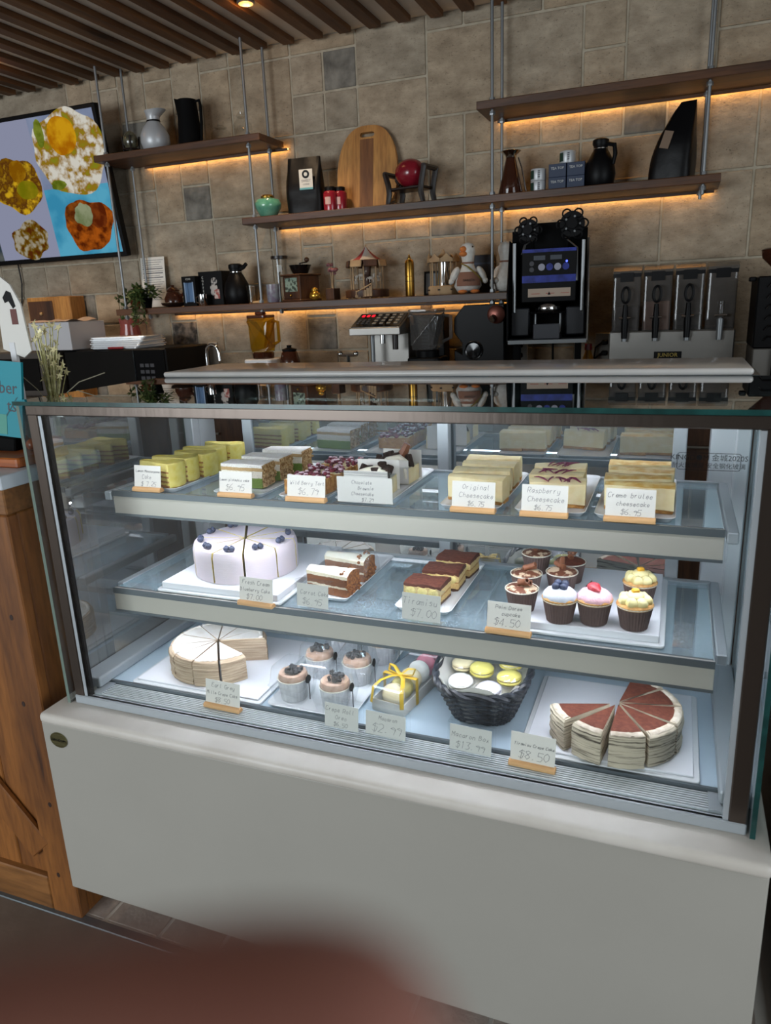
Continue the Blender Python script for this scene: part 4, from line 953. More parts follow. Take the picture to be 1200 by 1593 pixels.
for s in (-1, 1):
    MB().tube([(0, -.061, .060), (s * .016, -.055, .074), (s * .030, -.05, .074), (s * .028, -.058, .064), (0, -.061, .060)], .0042, 6, flat=.35).build('bow_loop', M['ribbon'], bx, smooth=True)
    MB().tube([(0, -.061, .060), (s * .014, -.075, .0615), (s * .026, -.098, .0605), (s * .033, -.117, .052), (s * .036, -.1225, .02)], .0042, 6, flat=.3).build('ribbon_tail', M['ribbon'], bx, smooth=True)
MB().ball((0, -.061, .062), (.006, .005, .004), 8, 6).build('bow_knot', M['ribbon'], bx, smooth=True)
cs, sn = math.cos(R(-9)), math.sin(R(-9))
for i in range(6):
    ly = -.092 + i * .037; m = ['mac_cream', 'mac_yellow', 'mac_cream', 'mac_white', 'mac_pink', 'mac_pink'][i]
    macaron(.682 - sn * ly, .245 + cs * ly, ZD + .0285, m, R(66), R(-9), '%s macaron standing in the ribboned box, %s from the front' % (m[4:], ['first', 'second', 'third', 'fourth', 'fifth', 'sixth'][i]), 'macarons in the ribboned box', False)

# ---------------------------------------------------------------- handwritten price cards
M['peach_wood'] = P('card_holder_wood', '#cf9a63', .6, col2='#ddb07c', ns=20., stretch=(.1, 1, 1))
rh = random.Random(5)
def price_card(x, y, z, lines, what, w=.078, h=.05, acrylic=False, rz=0., lean=-9):
    t = thing('price_card', 'price card reading %s, in %s' % (what, 'a clear acrylic holder' if acrylic else 'a small wooden holder'), 'price card', (x, y, z), R(rz), 'handwritten price cards')
    if acrylic:
        MB().box(-w / 2 - .003, w / 2 + .003, -.0035, .0005, .001, h + .006).build('acrylic_front', M['acrylic'], t); t.rotation_euler = (R(-7 if rz else -1), 0, R(rz)); t.location.z += .0026
        mb = MB().box(-w / 2 - .003, w / 2 + .003, .0165, .019, .001, h + .002).box(-w / 2 - .003, w / 2 + .003, -.0035, .019, h + .0062, h + .009).box(-w / 2 - .003, w / 2 + .003, -.0035, .019, .0, .001); mb.build('acrylic_stand', M['acrylic'], t)
        c = MB().box(-w / 2, w / 2, .0008, .0014, .002, h + .002).build('card', M['paper'], t)
        handwriting(MB(), lines, w, h, .00065, rh).build('handwriting', M['ink'], c)
    else:
        MB().prism([(-.008, 0), (.008, 0), (.008, .005), (.005, .0095), (-.005, .0095), (-.008, .006)], -w / 2 - .002, w / 2 + .002, M=Matrix(((0, 0, 1, 0), (1, 0, 0, 0), (0, 1, 0, 0), (0, 0, 0, 1)))).build('wooden_holder', M['peach_wood'], t, bevel=.001)
        c = MB().box(-w / 2, w / 2, -.0004, .0004, .0, h).build('card', M['paper'], t, loc=(0, 0, .0062), rot=(R(lean), 0, 0))
        handwriting(MB(), lines, w, h, -.0007, rh).build('handwriting', M['ink'], c)
    return t
ZT = ZA + .0003
price_card(.114, .1625 - .013, ZT + .003, [('Lemon Mascarpone', 1), ('Cake', 1), ('$ 7.25', 1.1)], 'Lemon Mascarpone Cake', .070)
price_card(.337, .149, ZT + .003, [('Lemon pistachio cake', .9), ('$6.95', 1)], 'Lemon pistachio cake', .078, .046)
price_card(.500, .149, ZT + .003, [('Wild Berry Tart', 1), ('$6.79', 1.1)], 'Wild Berry Tart', .084, .046)
price_card(.626, .150, ZT + .003, [('Chocolate', 1), ('  Brownie', 1), ('Cheesecake', 1), ('$7.29', 1.1)], 'Chocolate Brownie Cheesecake', .115, .050, True)
price_card(.840, .149, ZT + .003, [('Original', 1), ('Cheesecake', 1), ('$6.75', 1)], 'Original Cheesecake', .080)
price_card(.968, .149, ZT + .003, [('Raspberry', 1), ('Cheesecake', 1), ('$6.75', 1)], 'Raspberry Cheesecake', .080)
price_card(1.111, .151, ZT + .003, [('Creme brulee', 1), ('cheesecake', .8), ('$6.95', 1)], 'Creme brulee cheesecake', .080)
ZT = .8752 + .0006
price_card(.394, .1095 - .011, ZT, [('Fresh Cream', 1), ('Blueberry Cake', 1), ('$7.00', 1.3)], 'Fresh Cream Blueberry Cake', .080, .052, rz=-2)
price_card(.516, .112, ZT, [('Carrot Cake', 1), ('$6.95', 1)], 'Carrot Cake', .072, .048, True, -3)
price_card(.746, .112, ZT, [('Tiramisu', 1), ('$7.00', 1.2)], 'Tiramisu', .078, .052, True, -3)
price_card(.914, .111, ZT, [('Pain Doree', .8), ('cupcake', .8), ('$4.50', 1.6)], 'Pain Doree cupcake', .080, .052, rz=-2)
price_card(.322, .046, .6545, [('Earl Grey', 1), ('Mille Crepe Cake', 1), ('$8.50', 1.2)], 'Earl Grey Mille Crepe Cake', .086, .054, rz=-2)
price_card(.597, .0445, .6545, [('Crepe Roll', 1), ('Oreo', 1), ('$6.50', 1)], 'Crepe Roll Oreo', .074, .050, True, -3)
price_card(.690, .0445, .6545, [('Macaron', .7), ('$2.99', 1.6)], 'Macaron $2.99', .084, .048, True, -3)
price_card(.858, .0445, .6545, [('Macaron Box', 1), ('$13.99', 1)], 'Macaron Box', .080, .050, True, -3)
price_card(.973, .042, .6545, [('Tiramisu Crepe Cake', .9), ('$8.50', 1)], 'Tiramisu Crepe Cake', .080, .056, rz=-3)

# ---------------------------------------------------------------- things on the wall shelves
M['gold'] = P('brass', '#a8813a', .3, 1.)
M['celadon'] = P('celadon_glaze', '#4f9078', .2, col2='#6aa78c', ns=30., coat=.5)
M['silver_matte'] = P('frosted_silver', '#c2c4c6', .4, .25)
M['red_gloss'] = P('red_enamel', '#7e1524', .25, col2='#98202f', ns=10., coat=.4)
M['navy'] = P('navy_card', '#27344d', .55)
M['walnut'] = wood('walnut', '#3b2214', '#5e3a22', 'z', 10., .5)
M['dark_wood'] = P('dark_stained_wood', '#1d120e', .35)
M['plush'] = P('white_plush', '#d9d6cf', .95, col2='#cbc7bf', ns=60., bump=.5, bs=160.)
M['beak'] = P('orange_felt', '#d07a3c', .9, bump=.3)
M['apron_cloth'] = P('brown_felt', '#86604f', .95, bump=.3, bs=150.)
M['ply'] = P('laser_cut_ply', '#9a7d5c', .7, col2='#b29570', ns=20.)
M['leaf'] = P('leaf', '#33451f', .6, col2='#54672f', ns=30.)
M['terracotta'] = P('terracotta', '#8a3d24', .8)
M['label_white'] = P('label_white', '#c9c9c4', .6)
M['bag_black'] = P('foil_bag', '#09090b', .42, spec=.22, bump=.5, bs=14.)
Z0, Z2, Z3 = 2.2003, 1.8633, 1.4923
# top left shelf
t = thing('glass_globe_stand', 'small mottled glass globe in a dark wooden stand, on the short shelf', 'ornament', (-1.346, 2.08, Z0))
MB().ball((0, 0, .066), (.036, .036, .045), 18, 12).build('globe', P('mottled_glass', '#6e6a55', .15, col2='#3c3a2e', ns=40., coat=.5), t, smooth=True)
for a in range(4):
    q = a * PI / 2 + .6; MB().tube([(.040 * math.cos(q), .040 * math.sin(q), 0), (.036 * math.cos(q), .036 * math.sin(q), .03), (.040 * math.cos(q), .040 * math.sin(q), .085)], .0042, 6).build('stand_leg', M['dark_wood'], t, smooth=True)
MB().tube([(.036 * math.cos(a * PI / 10), .036 * math.sin(a * PI / 10), .028) for a in range(20)], .004, 6, closed=True).build('stand_ring', M['dark_wood'], t, smooth=True)
t = thing('vacuum_pitcher', 'silvery white round pitcher with flared spout, on the short shelf', 'pitcher', (-1.202, 2.08, Z0))
MB().lathe([(.040, 0), (.058, .012), (.068, .045), (.066, .075), (.052, .105), (.036, .124), (.030, .132)], 32).build('body', M['silver_matte'], t, smooth=True)
MB().lathe([(.031, .132), (.0325, .135), (.031, .138)], 32, cap=False).build('collar_ring', M['black'], t, smooth=True)
mb = MB().lathe([(.030, .138), (.030, .152), (.036, .168), (.042, .178), (.040, .178), (.028, .152)], 28, cap=False)
mb.v = [(x + max(0, z - .15) * .9 * (1 if x > 0 else .2), y, z + max(0, x) * .1) for x, y, z in mb.v]; mb.build('spout', M['silver_matte'], t, smooth=True)
t = thing('black_jug', 'tall slim black jug with a long handle, on the short shelf', 'jug', (-1.005, 2.08, Z0))
mb = MB().lathe([(.056, 0), (.055, .03), (.048, .13), (.043, .195), (.044, .200), (.036, .200)], 28); mb.v = [(x - (.016 if (x < -.03 and z > .185) else 0), y, z + (.008 if (x < -.03 and z > .185) else 0)) for x, y, z in mb.v]
mb.build('body', M['black_matte'], t, smooth=True)
MB().tube([(.040, 0, .190), (.066, 0, .192), (.071, 0, .17), (.068, 0, .10), (.060, 0, .03), (.050, 0, .02)], [.006, .007, .007, .007, .006, .005], 8).build('handle', M['black_matte'], t, smooth=True)
for x, h, r, lab in ((-.838, .078, .046, 'low clear glass jar with stopper, on the short shelf'), (-.722, .120, .042, 'taller clear glass jar at the right end of the short shelf')):
    t = thing('glass_jar', lab, 'jar', (x, 2.08, Z0), group='clear jars on the short shelf')
    MB().lathe([(r * .8, 0), (r, .006), (r, h * .55), (r * .55, h * .74), (r * .5, h * .8)], 26).build('body', M['jar_glass'], t, smooth=True)
    MB().lathe([(r * .42, h * .78), (r * .62, h * .82), (r * .62, h * .86), (r * .3, h * .90), (r * .35, h * .97), (0, h)], 22).build('stopper', M['jar_glass'], t, smooth=True)
# middle shelf
t = thing('celadon_jar', 'small round green ceramic jar with a gold lid', 'jar', (-.606, 2.05, Z2))
MB().lathe([(.030, 0), (.036, .004), (.058, .040), (.061, .058), (.052, .075), (.034, .082)], 32).build('body', M['celadon'], t, smooth=True)
MB().lathe([(.030, .082), (.030, .090), (.024, .096), (0, .098)], 24).build('lid', M['gold'], t, smooth=True)
def coffee_bag(name, label, loc, w, d, h, rz=0., slump=0., taper=0.):
    t = thing(name, label, 'coffee bag', loc, rz); mb = MB(); rings = []
    for k in range(11):
        q = k / 10; ww = w / 2 * (1 - .10 * q + .05 * math.sin(q * PI)); ww *= 1 - taper * q * q; dd = d / 2 * (1 - .92 * max(0, q - .45) / .55 if q > .45 else 1)
        for i in range(24):
            a = 2 * PI * i / 24; c, s = math.cos(a), math.sin(a); e = .45
            n = noise.noise(Vector((c * 2, s * 2, q * 4 + loc[0] * 9))) * .05 * w
            mb.v.append((math.copysign(abs(c) ** e, c) * ww + n * .3 + slump * q * q * w + taper * q * q * w / 2, math.copysign(abs(s) ** e, s) * dd + n * .6, h * q))
    mb.f = [(k * 24 + i, k * 24 + (i + 1) % 24, (k + 1) * 24 + (i + 1) % 24, (k + 1) * 24 + i) for k in range(10) for i in range(24)] + [tuple(range(23, -1, -1)), tuple(240 + i for i in range(24))]
    mb.mi = [0] * len(mb.f); mb.build('bag', M['bag_black'], t, smooth=True); return t
t = coffee_bag('coffee_bag', 'black coffee bag with a square white label, on the middle shelf', (-.420, 2.07, Z2), .168, .085, .236, R(6))
lb = MB().box(-.010, .052, -.0475, -.0465, .098, .180).build('label', M['label_white'], t)
MB().prism([(.021 + .017 * math.cos(a * PI / 12), .160 + .017 * math.sin(a * PI / 12)) for a in range(24)], 0, .0004, M=T(0, -.0476, 0) @ rotx(PI / 2)).build('emblem', M['black'], lb)
MB().prism([(.021 + .009 * math.cos(a * PI / 3), .160 + .009 * math.sin(a * PI / 3)) for a in range(6)], 0, .0006, M=T(0, -.0477, 0) @ rotx(PI / 2)).build('emblem_mark', M['label_white'], lb)
print_text('label_text', 'SWEET', .014, M['ink'], lb, T(.021, -.0477, .133)); print_text('label_text', 'COFFEE', .009, M['ink'], lb, T(.021, -.0477, .119))
MB().box(-.010, .052, -.0480, -.0476, .098, .106).build('label_stripe', P('teal_print', '#5fa0a8', .6), lb)
for x, lab, s in ((-.295, 'red canister with dark lid beside the black coffee bag', 1.), (-.262, 'second red canister half behind the first', .98)):
    t = thing('red_canister', lab, 'canister', (x, 2.055 + (.03 if s < 1 else 0), Z2), group='red canisters on the middle shelf')
    MB().lathe([(.030, 0), (.031, .004), (.031, .076), (.026, .084), (.022, .086)], 26).build('body', M['red_gloss'], t, smooth=True)
    MB().lathe([(.023, .086), (.024, .090), (.024, .100), (.022, .103), (0, .103)], 22).build('lid', M['black'], t, smooth=True)
    MB().lathe([(.0313, .030), (.0313, .060)], 8, a0=R(-115), a1=R(-65), cap=False).build('print', P('pale_print', '#c2a09a', .6) if s == 1. else bpy.data.materials['pale_print'], t)
t = thing('cutting_board', 'tall oval wooden cutting board with a hand slot, leaning on the wall', 'cutting board', (-.155, 2.135, Z2), rot=(R(-8), 0, 0))
def egg(q):
    x = .142 * math.copysign(abs(math.cos(q)) ** .75, math.cos(q)); z = .178 * math.copysign(abs(math.sin(q)) ** (.8 if math.sin(q) > 0 else .62), math.sin(q)); return (x * (1 - .12 * (z / .178 if z > 0 else z / .178 * .3)), z + .178)
outer = [egg(2 * PI * i / 48) for i in range(48)]
slot = [(.034 * math.copysign(abs(math.cos(2 * PI * i / 48)) ** .5, math.cos(2 * PI * i / 48)), .318 + .0105 * math.copysign(abs(math.sin(2 * PI * i / 48)) ** .6, math.sin(2 * PI * i / 48))) for i in range(48)]
mb = MB()
for y in (-.009, .009): mb.v += [(p[0], y, p[1]) for p in outer] + [(p[0], y, p[1]) for p in slot]
for i in range(48):
    j = (i + 1) % 48; mb.f += [(i, j, 48 + j, 48 + i), (96 + j, 96 + i, 144 + i, 144 + j), (i, 96 + i, 96 + j, j), (48 + j, 144 + j, 144 + i, 48 + i)]
mb.mi = [0] * len(mb.f); bo = mb.build('board', M['board_wood'], t)
MB().box(-.034, .030, -.0098, -.0090, .012, .300).build('dark_stave', wood('dark_stave', '#7a4a22', '#9c6a38', 'z', 8., .5), t)
t = thing('red_pot_on_chair', 'round red ceramic pot sitting in a miniature black chair stand', 'ornament', (.078, 2.06, Z2), R(-12))
MB().ball((0, 0, .124), (.066, .058, .056), 28, 14, fn=lambda d: 1 + .03 * math.cos(10 * math.atan2(d.y, d.x)) * (1 - abs(d.z))).build('pot', M['red_gloss'], t, smooth=True)
MB().tube([(-.045, -.005, .165), (-.060, -.012, .14), (-.066, -.01, .10), (-.050, -.01, .08)], .006, 7).build('pot_handle', M['dark_wood'], t, smooth=True)
for (x, y, top) in ((-.085, -.05, .125), (.085, -.05, .138), (-.080, .05, .125), (.085, .05, .138)):
    MB().tube([(x * 1.02, y, 0), (x * .90, y, .045), (x * .95, y, .08), (x * 1.12, y, top)], [.0105, .0125, .0125, .012], 7).build('leg', M['dark_wood'], t, smooth=True)
MB().box(-.078, .078, -.05, .05, .056, .068).build('seat', M['dark_wood'], t, bevel=.004)
for s in (-1, 1): MB().tube([(s * .094, -.055, .136 if s > 0 else .124), (s * .094, .055, .136 if s > 0 else .124)], .011, 7).build('armrest', M['dark_wood'], t, smooth=True)
t = thing('brown_carafe', 'brown glass hourglass carafe with flared steel rim', 'carafe', (.502, 2.06, Z2))
MB().lathe([(.048, 0), (.050, .004), (.034, .075), (.020, .135), (.019, .142)], 24).build('body', M['brown_glass'], t, smooth=True)
MB().lathe([(.020, .140), (.024, .150), (.040, .163), (.038, .164), (.018, .148)], 24, cap=False).build('rim', M['chrome'], t, smooth=True)
MB().tube([(.030, 0, .138), (.044, 0, .10), (.062, 0, .012)], .003, 6).build('side_bar', M['chrome'], t, smooth=True)
tin_n = 0
def tin(x, y, z, lab):
    t = thing('tea_tin', lab, 'tin', (x, y, z), group='green and silver tins')
    MB().lathe([(.029, 0), (.030, .002), (.030, .040), (.029, .043), (0, .043)], 24).build('can', M['silver_matte'], t, smooth=True)
    MB().lathe([(.0304, .006), (.0304, .037)], 12, a0=R(-235), a1=R(-115), cap=False).build('green_wrap', P('green_wrap', '#1d3b30', .5) if 'green_wrap' not in bpy.data.materials else bpy.data.materials['green_wrap'], t, smooth=True)
    for q in range(4): MB().box(.003, .011, -.0308, -.0303, .010 + q * .007, .014 + q * .007).build('print', M['ink'], t)
tin(.612, 2.06, Z2, 'green tin at the bottom of the two-high stack'); tin(.612, 2.06, Z2 + .0436, 'green tin on top of the two-high stack')
def tea_box(x, z, lab):
    t = thing('tea_box', lab, 'box', (x, 2.06, z), group='navy tea boxes'); b = MB().box(-.033, .033, -.03, .03, 0, .0475).build('carton', M['navy'], t, bevel=.001)
    print_text('lettering', 'TEA TOP', .0125, M['label_white'], b, T(0, -.0303, .031))
tea_box(.690, Z2, 'navy tea box, lower left of the four'); tea_box(.760, Z2, 'navy tea box, lower right of the four'); tea_box(.690, Z2 + .048, 'navy tea box, upper left of the four'); tea_box(.760, Z2 + .048, 'navy tea box, upper right of the four')
tin(.724, 2.06, Z2 + .0962, 'single green tin standing on the navy boxes')
def black_carafe(name, label, loc, s, rz, spout):
    t = thing(name, label, 'carafe', loc, rz)
    MB().lathe([(.046 * s, 0), (.052 * s, .006 * s), (.058 * s, .045 * s), (.052 * s, .085 * s), (.034 * s, .120 * s), (.026 * s, .132 * s), (.027 * s, .150 * s)], 30).build('body', M['black'], t, smooth=True)
    MB().lathe([(.029 * s, .148 * s), (.031 * s, .155 * s), (.030 * s, .166 * s), (.022 * s, .171 * s), (0, .171 * s)], 26).build('lid', M['black'], t, smooth=True)
    MB().lathe([(.0275 * s, .134 * s), (.0275 * s, .137 * s)], 26, cap=False).build('ring', M['chrome'], t, smooth=True)
    if spout: MB().tube([(.02 * s, 0, .150 * s), (.042 * s, 0, .155 * s), (.058 * s, 0, .168 * s)], [.013 * s, .010 * s, .008 * s], 8).build('spout', M['black'], t, smooth=True)
    else: MB().tube([(.024 * s, -.01, .150 * s), (.052 * s, -.02, .142 * s), (.056 * s, -.022, .11 * s), (.050 * s, -.022, .075 * s)], [.008, .009, .009, .006], 8).build('handle', M['black'], t, smooth=True)
    return t
black_carafe('vacuum_carafe', 'round black vacuum carafe beside the navy boxes', (.847, 2.06, Z2), 1.0, 0, False)
t = coffee_bag('large_coffee_bag', 'tall glossy black coffee bag slumped at the right of the middle shelf', (1.105, 2.07, Z2), .155, .12, .262, R(-12), 0., .62)
MB().box(-.022, .010, -.001, .0, .0, .062).build('label', P('kraft_label', '#7f6a58', .6), t, rot=(R(-14), R(14), 0), loc=(-.012, -.0655, .104))
# lowest shelf
t = thing('framed_note', 'printed notice sheet in a clear stand on the lowest shelf', 'notice', (-1.376, 2.155, Z3), rot=(R(-4), 0, 0))
MB().box(-.080, .080, .002, .004, 0, .262).build('stand', M['acrylic'], t)
pg = MB().box(-.074, .074, 0, .0015, .006, .252).build('sheet', M['paper'], t)
for i in range(19):
    z = .236 - i * .0108; bold = i in (4, 6, 8); x1 = .066 - .030 * ((i * 7) % 5) / 5
    MB().box(-.062, x1 if not bold else .062, -.0004, -.0001, z, z + (.0045 if bold else .002)).build('text_line', M['ink'], pg)
pr = random.Random(9)
LS = 2.0
def leafy(name, label, loc, n, spread, drop, pot, potmat):
    t = thing(name, label, 'plant', loc)
    MB().lathe([(pot * .7, 0), (pot, pot * 1.5), (pot * 1.06, pot * 1.55), (pot * .9, pot * 1.5), (pot * .85, pot * 1.3), (0, pot * 1.3)], 18).build('pot', M[potmat], t, smooth=True)
    lv = None
    for k in range(n):
        a = pr.uniform(-PI, 0.2); up = pr.uniform(.2, 1.); L_ = spread * pr.uniform(.5, 1.2); hang = k % 3 == 0
        pts = [Vector((0, 0, pot * 1.3))]
        for q in range(1, 9):
            u = q / 8; r = L_ * u * (.5 if hang else 1); r = min(r, .052 if hang else r)
            pts.append(Vector((math.cos(a) * r, math.sin(a) * min(r, .075) - (.06 * min(1, 2 * u) if hang else 0), pot * 1.3 + spread * up * math.sin(min(1, u * 1.3) * PI * .8) * .9 - (drop * u * u if hang else 0))))
        st = MB().tube([tuple(p) for p in pts], .0012, 4).build('stem', M['leaf'], t)
        for q in range(1, 9):
            for s in (-1, 1):
                o = lv.copy() if lv else MB().add([(0, 0, 0), (.006, .004, .001), (.014, 0, 0), (.006, -.004, .001)], [(0, 1, 2), (0, 2, 3)]).build('leaf', M['leaf'], st)
                if lv: COL.objects.link(o); o.parent = st
                lv = lv or o; o.location = pts[q]; o.rotation_euler = (pr.uniform(-.8, .8), pr.uniform(-.9, .9), a + s * 1.1 + pr.uniform(-.5, .5)); o.scale = (LS * pr.uniform(.7, 1.25),) * 3
    return t
leafy('small_vine', 'sparse vine in a small terracotta pot at the shelf end', (-1.448, 2.09, Z3), 6, .080, .10, .028, 'terracotta')
leafy('trailing_plant', 'bushy trailing plant hanging over the lowest shelf', (-1.330, 2.03, Z3), 26, .085, .13, .032, 'black_matte')
t = thing('glass_teapot', 'brown glass teapot with a lid on a small dish', 'teapot', (-1.178, 2.05, Z3))
MB().lathe([(.030, 0), (.058, .010), (.064, .020), (.062, .022), (.03, .006)], 24, cap=False).build('dish', M['dark_wood'], t, smooth=True)
MB().lathe([(.030, .008), (.044, .016), (.046, .040), (.034, .066), (.028, .072)], 26).build('body', M['brown_glass'], t, smooth=True)
MB().lathe([(.030, .073), (.032, .080), (.020, .092), (.008, .096), (.009, .104), (0, .106)], 22).build('lid', M['brown_glass'], t, smooth=True)
MB().tube([(.040, 0, .05), (.056, 0, .058), (.066, 0, .070)], [.010, .007, .005], 8).build('spout', M['brown_glass'], t, smooth=True)
t = thing('glassware_box', 'dark box printed with a tall blue glass', 'box', (-1.066, 2.06, Z3), R(-6))
b = MB().box(-.042, .042, -.03, .03, 0, .140).build('carton', M['black'], t, bevel=.001)
MB().add([(-.022, -.0304, .02), (.022, -.0304, .02), (.030, -.0304, .11), (-.030, -.0304, .11)], [(0, 1, 2, 3)]).build('picture', P('blue_print', '#26405f', .5, col2='#5b7da6', ns=30., stretch=(2, 1, .3)), b)
for x in (-.028, .024): MB().box(x, x + .006, -.0308, -.0304, .016, .112).build('picture_edge', P('pale_blue_print', '#8fa6c4', .5) if x < 0 else bpy.data.materials['pale_blue_print'], b)
print_text('lettering', 'ICON', .012, M['label_white'], b, T(0, -.0304, .126))
t = thing('character_print_box', 'black box printed with a white figure and vertical lettering', 'box', (-.960, 2.10, Z3), R(-4))
b = MB().box(-.070, .070, -.04, .04, 0, .158).build('carton', M['black'], t, bevel=.001)
for i, ch in enumerate('COFFEE'): print_text('lettering', ch, .015, M['label_white'], b, T(-.045, -.0404, .130 - i * .0155))
MB().ball((.022, -.039, .112), (.020, .003, .018), 12, 8).ball((.018, -.039, .082), (.024, .003, .020), 12, 8).ball((.012, -.039, .060), (.016, .003, .015), 12, 8).build('picture', P('figure_print', '#b3aeaa', .6, col2='#2a2727', ns=45., contrast=(.5, .56)), b, smooth=True)
MB().box(.018, .050, -.0412, -.0405, .030, .074).build('picture_panel', P('red_print', '#9a4a45', .6, col2='#c9bdb6', ns=50., contrast=(.45, .6)), b)
t = thing('steel_mug', 'small shiny steel mug in front of the printed box', 'mug', (-.985, 2.015, Z3)); MB().lathe([(.019, 0), (.021, .004), (.021, .052), (.019, .052), (.018, .006), (0, .006)], 22).build('cup', M['chrome'], t, smooth=True)
MB().tube([(-.020, 0, .044), (-.036, 0, .040), (-.036, 0, .016), (-.020, 0, .012)], .0032, 6).build('handle', M['chrome'], t, smooth=True)
black_carafe('server_jug', 'fat black server jug with a spout, on the lowest shelf', (-.815, 2.06, Z3), 1.08, 0, True)
t = thing('drinking_glass', 'plain drinking glass beside the black server jug', 'glass', (-.728, 2.05, Z3 + .0)); MB().lathe([(.022, 0), (.028, .082), (.0265, .082), (.021, .005), (0, .005)], 22).build('tumbler', M['jar_glass'], t, smooth=True)
t = thing('coaster_block', 'small wooden coaster on the lowest shelf', 'coaster', (-.690, 2.03, Z3)); MB().box(-.016, .020, -.02, .02, 0, .010).build('block', M['light_wood'], t, bevel=.002)
t = thing('vacuum_sealed_canister', 'tall clear canister with dark cap and steel valve', 'canister', (-.600, 2.105, Z3))
MB().lathe([(.030, 0), (.031, .004), (.031, .195)], 24).build('tube', M['jar_glass'], t, smooth=True); MB().lathe([(.040, .195), (.040, .208), (0, .208)], 24).build('cap', M['dark_wood'], t, smooth=True)
MB().lathe([(.014, .138), (.014, .168), (0, .168)], 18).build('valve', M['label_white'], t, smooth=True)
t = thing('frosted_glass', 'frosted patterned tumbler on the lowest shelf', 'glass', (-.598, 2.02, Z3)); MB().lathe([(.024, 0), (.029, .010), (.030, .080), (.0285, .080), (.026, .010), (0, .006)], 22).build('tumbler', P('frosted', '#8e9299', .3, col2='#7a6f80', ns=50., contrast=(.4, .6)), t, smooth=True)
t = thing('coffee_grinder', 'antique wooden box coffee grinder with black hopper and crank', 'coffee grinder', (-.478, 2.075, Z3), R(-22))
bx_ = MB().box(-.060, .060, -.060, .060, .010, .112).build('box', M['walnut'], t, bevel=.003)
MB().box(-.066, .066, -.066, .066, 0, .010).build('plinth', M['walnut'], t, bevel=.003); MB().box(-.068, .068, -.068, .068, .112, .120).build('top_board', M['walnut'], t, bevel=.003)
MB().box(-.042, .042, -.0615, -.060, .044, .104).build('tile_panel', P('floral_tile', '#8ea192', .4, col2='#3f4a42', ns=70., contrast=(.5, .56)), bx_); MB().box(-.042, .042, -.062, -.060, .014, .040).build('drawer', M['walnut'], bx_, bevel=.001)
MB().ball((0, -.066, .027), .006, 10, 7).build('drawer_knob', M['gold'], bx_, smooth=True)
MB().lathe([(.030, .120), (.034, .124), (.050, .160), (.052, .160), (.036, .124)], 26, cap=False).build('hopper', M['black_gloss'], t, smooth=True); MB().lathe([(.031, .120), (.031, .126), (0, .126)], 20).build('hopper_base', M['chrome'], t, smooth=True)
MB().tube([(0, 0, .126), (0, 0, .168), (.036, .012, .172)], .004, 7).build('crank', M['dark_wood'], t, smooth=True); MB().ball((.036, .012, .182), (.012, .012, .011), 12, 8).build('crank_knob', M['walnut'], t, smooth=True)
t = thing('gold_ornament', 'tiny round gold ornament beside the coffee grinder', 'ornament', (-.388, 2.03, Z3))
gm = P('gold_leaf', '#b98a2a', .25, .8, col2='#e0b452', ns=40.)
MB().ball((0, 0, .022), (.026, .024, .022), 14, 8).build('body', gm, t, smooth=True); MB().ball((0, 0, .046), (.016, .015, .012), 12, 7).build('head', gm, t, smooth=True)
for q in range(6): MB().ball((.022 * math.cos(q * PI / 3), .021 * math.sin(q * PI / 3), .016), .0062, 8, 6).build('bead', gm, t, smooth=True)
t = thing('wooden_flower', 'pink wooden flowers standing in a wooden block', 'ornament', (-.311, 2.06, Z3), R(-14))
MB().box(-.024, .024, -.024, .024, 0, .050).build('block', M['walnut'], t, bevel=.002)
pk = P('dusty_pink', '#9a6a6c', .7, col2='#7d4a50', ns=40.)
for i, (x, y, h, r) in enumerate(((-.010, 0, .150, .016), (.010, -.004, .128, .024), (.004, .008, .112, .012))):
    st = MB().tube([(x * .3, y * .3, .048), (x * .4, y, .09), (x, y, h)], .0028, 6).build('stem', M['ply'], t, smooth=True)
    for q in range(7): MB().ball((x + r * .55 * math.cos(q * .9), y + r * .55 * math.sin(q * .9), h + .004 * (q % 2)), (r * .5, r * .5, r * .35), 8, 5).build('petal', pk, st, smooth=True)
# carousels
hz = P('horse_white', '#b9b0a4', .7)
def horse(mb_parent, x, y, z, rz):
    h = MB(); h.ball((0, 0, 0), (.014, .006, .007), 10, 7).ball((.013, 0, .010), (.005, .004, .009), 8, 6).ball((.018, 0, .016), (.007, .003, .0035), 8, 6)
    for lx, k in ((-.009, -.004), (-.007, .003), (.008, -.003), (.010, .004)): h.tube([(lx, k, -.004), (lx + .002, k, -.018)], .0018, 5)
    h.tube([(-.013, 0, .003), (-.019, 0, -.002), (-.020, 0, -.010)], .0022, 5)
    return h.build('horse', hz, mb_parent, smooth=True, loc=(x, y, z), rot=(0, 0, rz))
t = thing('wooden_carousel', 'wooden carousel model with a red and white tent roof and horses', 'carousel', (-.149, 2.08, Z3))
MB().lathe([(.096, .004), (.098, .008), (.098, .034), (.092, .038), (0, .038)], 40).build('base', M['walnut'], t, smooth=True)
for q in range(12): MB().lathe([(.004, 0), (.004, .006)], 8, (.085 * math.cos(q * PI / 6), .085 * math.sin(q * PI / 6), 0)).build('foot', M['ply'], t)
for q in range(8):
    a = q * PI / 4 + .2; MB().tube([(.072 * math.cos(a), .072 * math.sin(a), .038), (.072 * math.cos(a), .072 * math.sin(a), .145)], .0034, 7).build('pillar', M['ply'], t, smooth=True)
    s = MB().box(-.030, .030, -.003, .003, -.016, .014).build('fascia_panel', M['ply'] if q % 2 else M['walnut'], t, bevel=.003, loc=(.084 * math.cos(a + PI / 8), .084 * math.sin(a + PI / 8), .148), rot=(R(-10), 0, a + PI / 8 + PI / 2))
rr_ = [(.080, .160), (.055, .172), (.030, .190), (.012, .208), (.003, .220)]
